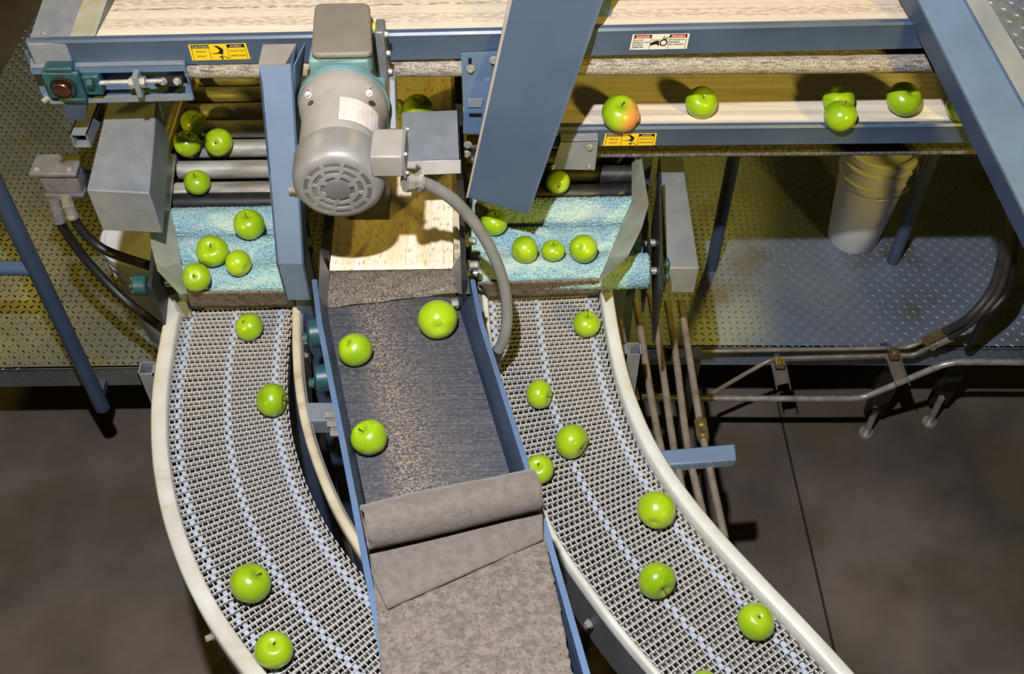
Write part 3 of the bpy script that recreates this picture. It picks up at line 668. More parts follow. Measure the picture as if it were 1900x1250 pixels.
RI = [(905, 552), (913, 640), (930, 730), (952, 810), (978, 880), (1008, 950), (1044, 1020), (1092, 1090), (1152, 1170), (1220, 1250), (1290, 1330)]
rc, E2, I2 = curved_conveyor('right curved grey mesh conveyor sweeping out to the bottom right', RE, RI, .234, -1, (2, 12, 21), 0)
guide(E2, -1, .026, 'whiterail', True, rc, .03)
E2b = [p for p in E2]
guide(I2, 1, .013, 'whiterail', False, rc, .02)
p = Z(1100, 1153, ZB-.06); obj('bolt', MB().bolt(Z(1098, 1152, ZB-.05)+V((-.004, -.004, 0)), (-1, -.8, .2), .007, .008), 'steel', rc)
for root, pts in ((lc, ((360, 640), (520, 640), (440, 1100))), (rc, ((960, 640), (1080, 640), (1330, 1150)))):
    for x, y in pts:
        p = Z(x, y, ZB-.035); obj('leg', MB().box((p.x, p.y, p.z/2), .02, .02, p.z/2), 'navy', root)
# open square tube posts
def sq_post(pxs, ztop, zb, parent, label=None):
    pts = [Z(x, y, ztop) for x, y in pxs]   # BL, BR, TR, TL  (front first)
    c = sum(pts, V())/4; h = .0165; mb = MB(); t_ = .0028
    for sx_, sy_, hx, hy in ((-1, 0, t_/2, h), (1, 0, t_/2, h), (0, -1, h, t_/2), (0, 1, h, t_/2)):
        mb.box((c.x+sx_*(h-t_/2), c.y+sy_*(h-t_/2), (ztop+zb)/2), hx, hy, (ztop-zb)/2)
    obj('square_post', mb, 'greyblue', parent, label=label)
    return c
c = sq_post([(257, 694), (285, 692), (289, 671), (260, 672)], 1.27, .02, lc)
obj('bracket', MB().box((c.x+.035, c.y, 1.262), .025, .012, .006), 'sideplate', lc)
c = sq_post([(1164, 658), (1190, 656), (1186, 636), (1160, 637)], 1.24, .02, rc)
obj('bracket', MB().box((c.x-.03, c.y, 1.232), .025, .012, .006), 'sideplate', rc)

# ================================================================= ROLLER AND BRUSH BEDS
def brush(mb, a, b, r):
    n = 84; K = int((b-a).length/.0034); ax = (b-a).normalized(); u = UPZ; v = ax.cross(u).normalized(); u = v.cross(ax)
    k0 = len(mb.v)
    for i in range(K+1):
        t = i/K
        for k in range(n):
            an = 2*math.pi*k/n; rr = r+random.uniform(-.0018, .0012)
            if i in (0, K): rr = r*.86
            mb.v.append(a.lerp(b, t)+ax*random.uniform(-.0012, .0012)+(u*math.cos(an)+v*math.sin(an))*rr)
    for i in range(K):
        for k in range(n):
            k2 = (k+1) % n; mb.f.append((k0+i*n+k, k0+i*n+k2, k0+(i+1)*n+k2, k0+(i+1)*n+k)); mb.mi.append(0)
    mb.f.append(tuple(k0+k for k in range(n))); mb.mi.append(0); mb.f.append(tuple(k0+K*n+k for k in range(n))); mb.mi.append(0)
def crest(px, py, z, r):  # roller centre whose crest shows at px,py
    return Z(px, py, z)-V((0, 0, r))-UP*0
def brush_bed(label, x0, x1, ys, zc, r, side_lab):
    c = Z((x0[0]+x1[0])/2, ys[1], 1.3); t = thing('brush_bed', label, 'conveyor', (c.x, c.y, 1.25))
    for i, y in enumerate(ys):
        a = crest(x0[i], y+1, zc, r); b = crest(x1[i], y-3, zc, r); mb = MB(); brush(mb, a, b, r); obj('brush_roller', mb, 'brush', t, ang=12)
        ax_ = (b-a).normalized(); obj('shaft', MB().cyl(a-ax_*.03, b+ax_*.03, .008, 12), 'steel', t)
    return t
bl_ = brush_bed('left bed of turquoise bristle rollers in front of the metal rollers', (312, 318, 326), (530, 532, 534), (394, 449, 501), 1.43, .037, 'L')
br_ = brush_bed('right bed of turquoise bristle rollers partly shaded by the slanted beam', (868, 872, 886), (1178, 1192, 1207), (376, 431, 483), 1.43, .037, 'R')
def strip(parent, pa, pb, pc, pd, name='end_flap'):
    mb = MB(); mb.grid(lambda u, v: pa.lerp(pb, u).lerp(pd.lerp(pc, u), v)+V((0, 0, .004*math.sin(math.pi*v)+.0012*math.sin(u*9)*v)), 24, 6)
    ob = obj(name, mb, 'flap', parent); s_ = ob.modifiers.new('s', 'SOLIDIFY'); s_.thickness = .003
strip(bl_, Z(346, 543, 1.418), Z(545, 540, 1.418), Z(546, 569, 1.345), Z(348, 573, 1.345))
strip(br_, Z(886, 526, 1.418), Z(1112, 518, 1.418), Z(1110, 548, 1.345), Z(905, 554, 1.345))
# side deflector plates (bent sheet)
def deflector(parent, outer, inner, zo, zi, extra=None):
    A = [Z(x, y, zo) for x, y in outer]; B = [Z(x, y, zi) for x, y in inner]; mb = MB()
    for i in range(len(A)-1):
        mb.hexa([A[i], A[i+1], B[i+1], B[i]], [p+V((.0006, 0, .0025)) for p in (A[i], A[i+1], B[i+1], B[i])])
    obj('deflector_plate', mb, 'stainless', parent)
deflector(bl_, [(306, 282), (276, 398), (280, 455), (292, 502), (335, 548)], [(327, 290), (316, 392), (328, 440), (336, 488), (348, 546)], 1.505, 1.44)
deflector(br_, [(1190, 296), (1203, 380), (1190, 425), (1165, 476), (1113, 524)], [(1172, 300), (1172, 372), (1152, 418), (1128, 480), (1110, 520)], 1.505, 1.44)
obj('corner_post', MB().slab([Z(1116, 517, 1.38), Z(1134, 514, 1.38), Z(1134, 528, 1.38), Z(1116, 530, 1.38)], (0, 0, -.05)), 'greyblue', br_)
obj('corner_post', MB().slab([Z(322, 545, 1.38), Z(346, 545, 1.38), Z(346, 560, 1.38), Z(322, 560, 1.38)], (0, 0, -.05)), 'stainless', bl_)
# vertical black frame plates
def vplate(parent, px_top, px_bot, ztop, zbot, thick, matn='black', name='frame_plate'):
    a = Z(*px_top, ztop); b = Z(*px_bot, ztop)
    mb = MB(); mb.slab([a, b, V((b.x, b.y, zbot)), V((a.x, a.y, zbot))], (thick, 0, 0)); return obj(name, mb, matn, parent, bevel=.001)
vplate(bl_, (300, 285), (273, 530), 1.47, 1.30, .008)
vplate(br_, (1222, 318), (1226, 535), 1.47, 1.30, .006)
vplate(br_, (1193, 330), (1205, 480), 1.42, 1.25, .004)
for (x, y) in ((262, 528), ):
    mb = MB(); p = Z(x, y, 1.36); mb.cyl(p+V((-.014, 0, 0)), p+V((.014, 0, 0)), .022, 12, bev=.003)
    for k in range(5): a = k*1.256; mb.bolt(p+V((-.014, .015*math.cos(a), .015*math.sin(a))), (-1, 0, 0), .004, .004)
    obj('flange_bearing', mb, 'darkteal', bl_)
obj('shaft_end', MB().cyl(Z(285, 531, 1.36), Z(300, 530, 1.36), .006, 12), 'steel', bl_)
for (x, y) in ((1232, 490), (1231, 512)):
    p = Z(x, y, 1.37); obj('flange_bearing', MB().cyl(p-V((.01, 0, 0)), p+V((.01, 0, 0)), .014, 12, bev=.002), 'darkteal', br_)
obj('shaft_end', MB().cyl(Z(1205, 507, 1.36), Z(1222, 506, 1.36), .005, 12), 'steel', br_)
for s_ in ((bl_, 345, 545), (br_, 1160, 530), (bl_, 560, 560), (br_, 870, 560)):
    p = Z(s_[1], s_[2]-60, 1.30); obj('leg', MB().box((p.x, p.y+.05, .65), .018, .018, .65), 'navy', s_[0])

# left roller bed
rl = thing('roller_bed', 'left bed of galvanised and black rollers feeding the brushes', 'conveyor', tuple(Z(410, 250, 1.3)))
for i, y in enumerate((108, 134, 163, 194, 226, 262, 301, 341)):
    a = crest(322+6*(7-i)*.9, y+2, 1.43, .0205); b = crest(552, y-1, 1.43, .0205); mb = MB(); roller(mb, a, b, .0205); obj('roller', mb, 'galv', rl)
a = crest(320, 363, 1.425, .022); b = crest(556, 360, 1.425, .022); mb = MB(); roller(mb, a, b, .022); obj('drive_roller', mb, 'rubber', rl, label='black rubber drive roller')
mb = MB(); mb.tube([Z(352, 150, 1.45), Z(333, 195, 1.45), Z(304, 285, 1.45)], .014, 16, sub=0); obj('side_tube', mb, 'tubesteel', rl)
vplate(rl, (338, 160), (300, 300), 1.44, 1.34, .005, 'sideplate', 'side_frame')
vplate(rl, (553, 130), (560, 380), 1.44, 1.34, .005, 'black', 'side_frame')
obj('leg', MB().box((Z(330, 200, 1.34).x-.02, Z(330, 200, 1.34).y, .95), .015, .015, .42), 'navy', rl)
obj('slider_bed', MB().slab([Z(320, 380, 1.36), Z(555, 380, 1.36), Z(553, 110, 1.36), Z(360, 110, 1.36)], (0, 0, -.01)), 'black', rl)
# right rollers (mostly in shadow)
rr_ = thing('roller_bed', 'right shaded bed of dark rollers above the turquoise brushes', 'conveyor', tuple(Z(1030, 320, 1.3)))
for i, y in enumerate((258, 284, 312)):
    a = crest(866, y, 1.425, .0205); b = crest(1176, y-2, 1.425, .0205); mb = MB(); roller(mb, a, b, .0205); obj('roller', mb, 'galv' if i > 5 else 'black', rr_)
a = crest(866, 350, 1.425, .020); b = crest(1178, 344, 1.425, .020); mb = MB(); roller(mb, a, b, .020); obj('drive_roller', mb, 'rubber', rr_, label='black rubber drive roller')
obj('slider_bed', MB().slab([Z(866, 380, 1.36), Z(1178, 375, 1.36), Z(1172, 250, 1.36), Z(866, 250, 1.36)], (0, 0, -.01)), 'black', rr_)
vplate(rr_, (1172, 270), (1180, 370), 1.44, 1.34, .005, 'black', 'side_frame')
vplate(rr_, (862, 270), (862, 370), 1.44, 1.34, .005, 'black', 'side_frame')
obj('leg', MB().box((Z(1180, 300, 1.34).x+.02, Z(1180, 300, 1.34).y, .95), .015, .015, .42), 'navy', rr_)

# guard boxes
def guard(top, zt, drop, label):
    P = [Z(x, y, zt) for x, y in top]; mb = MB()
    mb.slab(P, (0, 0, -drop)); o = obj('chain_guard', mb, 'greyblue', None, bevel=.003); tag(o, label, 'guard'); return o
guard([(160, 352), (277, 358), (292, 186), (200, 186)], 1.66, .108, 'grey blue sheet metal guard box left of the left deflector plate')
guard([(1238, 497), (1297, 497), (1266, 290), (1222, 290)], 1.36, .08, 'narrow grey blue guard box beside the right brush rollers')

# ================================================================= BLUE FRAME MEMBERS
# left column (C channel)
lp = thing('frame_column', 'upright blue channel column left of the gear motor', 'column', tuple(Y(555, 556, 1.45)))
YT, YM, YB = 1.56, 1.47, 1.46
A = [Y(480, 122, YT), Y(543, 121, YT)]; Bm = [Y(513, 489, YM), Y(564, 489, YM)]; Bb = [Y(531, 556, YM+.02), Y(578, 556, YM+.02)]
mb = MB(); th = V((0, .005, 0)); mb.hexa([A[0], A[1], Bm[1], Bm[0]], [p+th for p in (A[0], A[1], Bm[1], Bm[0])]); mb.hexa([Bm[0], Bm[1], Bb[1], Bb[0]], [p+th for p in (Bm[0], Bm[1], Bb[1], Bb[0])])
bk_ = V((0, .055, 0))
obj('front_web', mb, 'lightenedblue', lp)
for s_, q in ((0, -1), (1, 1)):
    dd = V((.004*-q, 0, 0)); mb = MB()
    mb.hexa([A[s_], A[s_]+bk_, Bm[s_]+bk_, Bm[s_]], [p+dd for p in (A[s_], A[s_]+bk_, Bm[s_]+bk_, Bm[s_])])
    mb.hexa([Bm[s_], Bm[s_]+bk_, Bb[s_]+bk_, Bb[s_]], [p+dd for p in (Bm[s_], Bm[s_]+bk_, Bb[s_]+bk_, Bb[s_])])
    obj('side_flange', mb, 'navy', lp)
mb = MB(); mb.slab([A[0], A[1]-V((.012, 0, 0)), A[1]+bk_-V((.0, 0, 0)), A[0]+bk_], (0, 0, .003)); obj('cap_plate', mb, 'motor', lp)
mb = MB(); g = [A[1]+V((.001, 0, 0)), A[1]+bk_*1.1+V((.012, 0, 0)), Y(552, 205, YT+.05), Y(545, 180, YT)]; mb.slab(g, (.003, 0, 0)); obj('gusset', mb, 'blue', lp)
obj('bolt', MB().bolt(Y(540, 352, 1.50), (1, -.6, .3), .006, .012), 'steel', lp)
obj('foot_post', MB().bar((Bb[0]+Bb[1])/2+V((0, .04, .06)), V(((Bb[0].x+Bb[1].x)/2, Bb[0].y+.04, 0)), .03, .03, up=V((0, 1, 0))), 'navy', lp)
# slanted central beam
sb_ = thing('slanted_beam', 'broad slanted blue beam between the gear motor and the sorting belt', 'beam', tuple(D(925, 385, 2.2)))
tl, tr = D(968, -80, 1.93), D(1148, -80, 1.93)
dl, dr = D(868, 367, 2.2), D(981, 398, 2.2)
nb = (tr-tl).cross(dl-tl).normalized()
if nb.dot(FW) < 0: nb = -nb
mb = MB(); mb.slab([tl, tr, dr, dl], nb*.005); obj('front_web', mb, 'beamblue', sb_, bevel=.0015)
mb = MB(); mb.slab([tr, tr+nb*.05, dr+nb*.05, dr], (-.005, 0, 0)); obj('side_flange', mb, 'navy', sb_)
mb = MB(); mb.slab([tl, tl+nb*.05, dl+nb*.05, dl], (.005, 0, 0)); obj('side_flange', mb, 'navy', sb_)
mb = MB(); mb.slab([tl, dl, dl+V((-.0035, -.0, 0)), tl+V((-.006, 0, 0))], nb*.01); obj('edge_trim', mb, 'motor', sb_)
# second small blue member behind at (1120..1140, 0..55)
o = obj('frame_brace', MB().slab([Y(1108, 58, 1.765), Y(1132, 56, 1.765), Y(1137, -60, 1.765), Y(1112, -60, 1.765)], (0, .004, 0)), 'blue'); tag(o, 'narrow blue brace just right of the slanted beam at the top edge', 'brace')
# right slanted beam
rbm = thing('slanted_beam', 'long slanted blue beam crossing the upper right corner', 'beam', tuple(D(1850, 300, 2.0)))
q = [D(1690-22, -45, 2.0), D(1783-22, -45, 2.0), D(1925+90, 250+170, 2.0), D(1907+70, 400+160, 2.0)]
q = [D(1672, -56, 2.0), D(1760, -56, 2.0), D(2565, 1386, 2.0), D(2480, 1560, 2.0)]
nb2 = (q[1]-q[0]).cross(q[3]-q[0]).normalized(); nb2 = nb2 if nb2.dot(FW) > 0 else -nb2
obj('front_web', MB().slab(q, nb2*.005), 'blue', rbm, bevel=.001)
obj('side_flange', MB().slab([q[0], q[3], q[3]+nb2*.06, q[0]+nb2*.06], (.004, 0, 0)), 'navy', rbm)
q2 = [D(1762, -56, 1.99), D(1798, -56, 1.99), D(2605, 1250, 1.99), D(2570, 1390, 1.99)]
obj('edge_trim', MB().slab(q2, nb2*.035), 'greyblue', rbm, bevel=.001)

# centre bracket plate
bp = thing('bracket_plate', 'bolted blue bracket plate tucked behind the slanted beam', 'bracket', tuple(Y(880, 248, 1.67)))
mb = MB(); YP = 1.70
mb.slab([Y(855, 101, YP), Y(945, 97, YP), Y(945, 148, YP), Y(858, 150, YP)], (0, .005, 0))
mb.slab([Y(858, 150, YP), Y(945, 148, YP), Y(945, 205, YP-.008), Y(860, 208, YP-.008)], (0, .005, 0))
mb.slab([Y(860, 208, YP-.008), Y(945, 205, YP-.008), Y(900, 249, YP-.008), Y(859, 247, YP-.008)], (0, .005, 0))
obj('plate', mb, 'blue', bp)
for (x, y) in ((873, 127), (916, 111), (868, 268), (866, 285)): obj('bolt', MB().bolt(Y(x, y, YP-.003), (0, -1, .2), .006, .006), 'steel', bp)
mb = MB(); c_ = Y(872, 113, YP-.0015); mb.box(c_, .003, .001, .006); obj('slot', mb, 'ink', bp)
mb = MB(); c_ = Y(882, 213, YP-.0105); mb.box(c_, .012, .001, .003); obj('slot', mb, 'ink', bp)
mb = MB(); mb.slab([Y(868, 184, YP-.009), Y(897, 184, YP-.009), Y(893, 199, YP-.011), Y(869, 199, YP-.011)], (0, .003, 0)); obj('label_plate', mb, 'greyblue', bp)
obj('side_frame', MB().slab([Z(848, 300, 1.60), Z(857, 300, 1.60), Z(866, 520, 1.60), Z(856, 520, 1.60)], (0, 0, -.2)), 'black', bp)
obj('side_frame', MB().slab([Z(842, 120, 1.62), Z(855, 120, 1.62), Z(862, 300, 1.62), Z(850, 300, 1.62)], (0, 0, -.2)), 'black', bp)

# ================================================================= TAKE-UP BEARING (top left)
tu = thing('takeup_bearing', 'blue channel with teal bearing block and threaded rod at upper left', 'bearing', tuple(Z(200, 180, 1.76)))
t0, t1, t2, t3 = Z(56, 128, 1.845), Z(340, 122, 1.845), Z(340, 99, 1.845), Z(55, 107, 1.845)
obj('top_flange', MB().slab([t0, t1, t2, t3], (0, 0, -.004)), 'greyblue', tu, bevel=.0015)
obj('top_lip', MB().slab([t0, t1, t1+V((0, 0, -.012)), t0+V((0, 0, -.012))], (0, .003, 0)), 'blue', tu)
l0, l1, l2, l3 = Z(86, 191, 1.765), Z(358, 184, 1.765), Z(352, 150, 1.765), Z(70, 158, 1.765)
obj('web', MB().slab([V((l3.x, l3.y, 1.765)), V((l2.x, l2.y, 1.765)), V((l2.x, l2.y, 1.842)), V((l3.x, l3.y, 1.842))], (0, .004, 0)), 'navy', tu)
obj('bottom_flange', MB().slab([l0, l1, l2, l3], (0, 0, -.004)), 'blue', tu, bevel=.001)
obj('bottom_lip', MB().slab([l0, l1, l1+V((0, 0, .011)), l0+V((0, 0, .011))], (0, .003, 0)), 'greyblue', tu)
obj('end_plate', MB().slab([t1, t2, l2, l1], (.003, 0, 0)), 'blue', tu)
yb = 1.655
c = Y(118, 160, yb); mb = MB()
mb.box(c+V((0, .012, 0)), .034, .012, .030); mb.box(c+V((.052, .012, 0)), .016, .012, .022)
mb.box(c+V((0, .012, .034)), .026, .012, .006); mb.box(c+V((.01, .012, -.034)), .022, .012, .006)
obj('bearing_housing', mb, 'darkteal', tu, bevel=.004)
mb = MB(); mb.pipe(c+V((0, .004, 0)), c+V((0, -.006, 0)), .0235, .004, 32); obj('bearing_ring', mb, 'black', tu)
mb = MB(); mb.cyl(c+V((0, .004, 0)), c+V((0, -.014, 0)), .0145, 28, bev=.002); obj('shaft_end', mb, 'copper', tu)
mb = MB(); p = Y(88, 182, yb); mb.bolt(p, (-.6, -.8, -.1), .005, .01); obj('grease_nipple', mb, 'steel', tu)
ra_, rb_ = Y(172, 154, yb+.005), Y(302, 150, yb+.005)
mb = MB(); Lr = (rb_-ra_).length; mb.lathe(ra_, rb_-ra_, [(Lr*k/70, .0052 if k % 2 else .0044) for k in range(71)], 14); obj('threaded_rod', mb, 'steel', tu)
p = Y(257, 155, yb); obj('cross_plate', MB().box(p, .005, .012, .023), 'greyblue', tu, bevel=.001)
for x in (246, 266): p = Y(x, 152 if x > 250 else 153, yb); obj('nut', MB().cyl(p-V((.0045, 0, 0)), p+V((.0045, 0, 0)), .0105, 6), 'steel', tu)
p = Y(168, 154, yb-.006); obj('nut', MB().cyl(p-V((.005, 0, 0)), p+V((.005, 0, 0)), .010, 6), 'darkteal', tu)
obj('slot_plate', MB().slab([Y(285, 143, yb+.012), Y(338, 142, yb+.012), Y(340, 160, yb+.012), Y(288, 161, yb+.012)], (0, .003, 0)), 'black', tu)
for x, y in ((303, 151), (329, 151)): obj('bolt', MB().bolt(Y(x, y, yb+.01), (0, -1, .3), .0055, .006), 'steel', tu)
# square tube stub
c = Z(148, 258, 1.66); a = V((c.x, c.y, 1.655)); bq = Z(165, 215, 1.66); bq.z = 1.655; dd = (bq-a).normalized()*.12
h = .0165; t_ = .0025; sd_ = dd.cross(UPZ).normalized(); mb = MB()
for s1, s2 in ((1, 0), (-1, 0), (0, 1), (0, -1)):
    c1 = a+sd_*(h-t_/2)*s1+UPZ*(h-t_/2)*s2; hw = sd_*(t_/2 if s1 else h); hh = UPZ*(h if s1 else t_/2)
    mb.hexa([c1-hw-hh, c1+hw-hh, c1+hw+hh, c1-hw+hh], [p+dd for p in (c1-hw-hh, c1+hw-hh, c1+hw+hh, c1-hw+hh)])
obj('square_tube', mb, 'greyblue', tu)
obj('hanger', MB().slab([Y(118, 192, 1.665), Y(162, 190, 1.665), Y(158, 222, 1.675), Y(126, 224, 1.675)], (0, .012, 0)), 'navy', tu)

# ================================================================= GEAR MOTOR
fc = Y(627, 350, 1.35); bc = Y(638, 196, 1.556)
axm = (bc-fc).normalized(); Rr = .0755
gm = thing('gear_motor', 'dusty grey electric gear motor with teal gearbox above the centre belt', 'motor', (fc.x, 1.45, fc.z-.08))
ux = V((1, 0, 0)); ux = (ux-axm*ux.dot(axm)).normalized(); uz = ux.cross(axm)
L_ = (bc-fc).length
# fan cover shell
mb = MB(); prof = [(0, Rr*.80), (.003, Rr*.90), (.010, Rr*.97), (.022, Rr), (.062, Rr), (.066, Rr*.99), (.066, Rr*.90), (.022, Rr*.94), (.006, Rr*.80), (0, Rr*.80)]
mb.lathe(fc, axm, prof, 56)
# grille: rings and slots
def sect(r0, r1, a0, a1, t0, t1):
    K = max(1, int((a1-a0)/.14)); 
    for k in range(K):
        aa, ab = a0+(a1-a0)*k/K, a0+(a1-a0)*(k+1)/K
        q_ = []
        for dz_ in (0, .003):
            for r_, an, tt in ((r0, aa, t0), (r1, aa, t1), (r1, ab, t1), (r0, ab, t0)):
                q_.append(fc+(ux*math.cos(an)+uz*math.sin(an))*r_*Rr+axm*(tt+dz_))
        gr.hexa(q_[:4], q_[4:])
gr = MB(); TP = 2*math.pi
dome = lambda r: -.004*(1-(r/.8)**2)
for r0, r1 in ((.37, .45), (.56, .64), (.74, .81)): sect(r0, r1, 0, TP, dome(r0), dome(r1))
for (r0, r1, ns_, fr) in ((.27, .37, 6, .3), (.45, .56, 8, .22), (.64, .74, 10, .2)):
    for k in range(ns_): a_ = TP*k/ns_+r0; sect(r0, r1, a_, a_+TP/ns_*fr, dome(r0), dome(r1))
obj('fan_cover', mb, 'fan', gm, ang=40); obj('fan_grille', gr, 'fan', gm)
mb = MB(); mb.lathe(fc+axm*-.0045, axm, [(0, 0), (0, .24*Rr), (.001, .28*Rr), (.004, .28*Rr)], 24); obj('hub_cap', mb, 'sideplate', gm)
mb = MB()
for k in range(9):
    a_ = TP*k/9; d_ = ux*math.cos(a_)+uz*math.sin(a_); e_ = (-ux*math.sin(a_)+uz*math.cos(a_))*.0015
    mb.hexa([fc+axm*.022+d_*.015-e_, fc+axm*.022+d_*.055-e_, fc+axm*.022+d_*.055+e_, fc+axm*.022+d_*.015+e_], [fc+axm*.055+d_*.015-e_, fc+axm*.055+d_*.055-e_, fc+axm*.055+d_*.055+e_, fc+axm*.055+d_*.015+e_])
mb.cyl(fc+axm*.02, fc+axm*.06, .016, 16); mb.cyl(fc+axm*.045, fc+axm*.049, .066, 32); mb.lathe(fc, axm, [(.004, .0595), (.024, .0695), (.058, .0695), (.058, .069), (.024, .069), (.0045, .059), (.004, .0595)], 40); obj('fan', mb, 'ink', gm)  # black disc and liner added behind the slots to stand for shade inside
mb = MB(); mb.lathe(fc+axm*.05, axm, [(0, Rr*.88), (.012, Rr*.90), (.02, Rr*.92), (.10, Rr*.92), (L_-.05-.03, Rr*.94), (L_-.05-.022, Rr*1.0), (L_-.05-.006, Rr*1.02), (L_-.05, Rr*1.02)], 48)
obj('motor_body', mb, 'motor', gm, ang=40)
mb = MB(); mb.lathe(bc, axm, [(0, Rr*.99), (.002, Rr*1.05), (.012, Rr*1.05), (.014, Rr*.9), (.03, Rr*.7)], 48); obj('flange', mb, 'teal', gm, ang=40)
for an in (2.3, .85, 1.57-2.2, 1.57+2.2):
    d_ = ux*math.cos(an)+uz*math.sin(an)
    obj('bolt', MB().bolt(bc-axm*.02+d_*Rr*.97, d_-axm*.4, .004, .005), 'steel', gm)
for (x, y) in ((572, 176), (685, 173)):
    obj('bolt', MB().bolt(D(x, y, 1.855), (0, -.6, .8), .004, .006), 'steel', gm)
# eyebrow label, wraps on the body
lb = MB(); 
def onbody(t, an, r=1): return fc+axm*t+(ux*math.cos(an)+uz*math.sin(an))*Rr*.93*r
K = 8
for k in range(K):
    a0, a1 = math.radians(86-62*k/K), math.radians(86-62*(k+1)/K)
    lb.add([onbody(.088, a0, 1.012), onbody(.088, a1, 1.012), onbody(.145, a1, 1.012), onbody(.145, a0, 1.012)], [(0, 1, 2, 3)])
obj('label_plate', lb, 'paper', gm)
# junction box on the right side
c = D(727, 278, 1.83); mb = MB(); mb.box(c+V((-.006, 0, -.006)), .026, .034, .022); obj('terminal_box', mb, 'motor', gm, bevel=.003)
mb = MB(); mb.box(c+V((.0215, 0, -.004)), .002, .036, .025); obj('terminal_box_lid', mb, 'fan', gm, bevel=.001)
for dy, dz in ((-.03, .018), (.03, .018), (-.03, -.022)): obj('screw', MB().bolt(c+V((.0235, dy, dz)), (1, 0, 0), .003, .003), 'steel', gm)
# gearbox
GY = 1.566; gt = 1.947
g0, g1, g2, g3 = Z(576, 100, gt), Z(691, 98, gt), Z(686, 4, gt), Z(584, 5, gt)
def rect_round(P, r, n=4):
    out = []
    for i in range(4):
        p = P[i]; a = (P[i-1]-p).normalized(); b = (P[(i+1) % 4]-p).normalized()
        for k in range(n+1):
            t = k/n; out.append(p+a*r*(1-t)**2+b*r*t**2)
    return out
mb = MB(); mb.slab(rect_round([g0, g1, g2, g3], .016), (0, 0, -.012)); obj('gearbox_cover', mb, 'gearcap', gm, bevel=.004)
gi = [p+(V(((g0.x+g1.x)/2, (g0.y+g2.y)/2, gt))-p)*.06 for p in (g0, g1, g2, g3)]
mb = MB(); mb.slab(rect_round([p+V((0, 0, -.012)) for p in gi], .014), (0, 0, -.035))
yb_ = bc.y+.012
mb.box((bc.x-.002, 1.625, 1.83), .052, .048, .10); mb.box((bc.x-.002, 1.61, 1.80), .07, .028, .05)
obj('gearbox', mb, 'teal', gm, bevel=.005)
mb = MB(); mb.box((bc.x+.064, 1.655, 1.89), .008, .02, .055); obj('gearbox_side_cover', mb, 'sideplate', gm, bevel=.003)
for dz in (.04, 0, -.04): obj('bolt', MB().bolt((bc.x+.072, 1.65, 1.89+dz), (1, 0, 0), .005, .005), 'steel', gm)
mb = MB(); mb.cyl(D(692, 52, 2.02), D(699, 52, 2.02), .010, 16); obj('filler_plug', mb, 'yellow', gm)
# motor torque arm down to centre conveyor
obj('mount_foot', MB().box((bc.x+.01, 1.62, 1.63), .04, .03, .10), 'black', gm)
obj('mount_foot', MB().slab([D(722, 145, 2.04), D(733, 150, 2.04), D(736, 240, 2.04), D(722, 240, 2.04)], (0, .03, 0)), 'greyblue', gm, bevel=.002)
# cover plate at right
cp_ = [Z(745, 208, 1.72), Z(851, 204, 1.72), Z(855, 296, 1.72), Z(748, 300, 1.72)]
cvr = thing('cover_plate', 'square grey folded cover plate right of the gear motor', 'cover', tuple(cp_[3]-V((0, 0, .12))))
obj('top_face', MB().slab(cp_, (0, 0, -.003)), 'greyblue', cvr, bevel=.001)
obj('front_lip', MB().slab([cp_[3], cp_[2], cp_[2]+V((0, -.016, -.020)), cp_[3]+V((0, -.016, -.020))], (0, .003, 0)), 'fan', cvr, bevel=.001)
obj('side_lip', MB().slab([cp_[1], cp_[2], cp_[2]+V((0, 0, -.04)), cp_[1]+V((0, 0, -.04))], (-.003, 0, 0)), 'black', cvr)
obj('support_leg', MB().slab([cp_[2]+V((-.012, .01, -.003)), cp_[2]+V((-.002, .01, -.003)), cp_[2]+V((.004, .01, -.16)), cp_[2]+V((-.008, .01, -.16))], (0, .02, 0)), 'black', cvr)
# flexible conduit
cs = D(757, 338, 1.85)
pts = [(757, 338, 1.85), (775, 337, 1.86), (800, 345, 1.88), (840, 370, 1.92), (880, 413, 1.97), (912, 465, 2.02), (934, 525, 2.07), (941, 580, 2.11), (936, 625, 2.14), (922, 655, 2.17)]
P = [D(*p) for p in pts]
fx = thing('flexible_conduit', 'grey flexible cable conduit curving from the motor terminal box', 'conduit', tuple(P[-1]))
mb = MB(); mb.tube(P[1:], .0108, 18, sub=10); obj('hose', mb, 'conduit', fx)
mb = MB(); dd = (P[1]-P[0]).normalized(); mb.cyl(P[0]-dd*.006, P[0]+dd*.006, .0165, 8); mb.cyl(P[0]+dd*.006, P[0]+dd*.018, .0135, 8); mb.cyl(P[0]+dd*.018, P[0]+dd*.024, .0155, 24)
obj('fitting', mb, 'steel', fx)
mb = MB(); dd = (P[-1]-P[-2]).normalized(); mb.cyl(P[-1]-dd*.01, P[-1]+dd*.025, .0125, 8); obj('fitting', mb, 'black', fx)

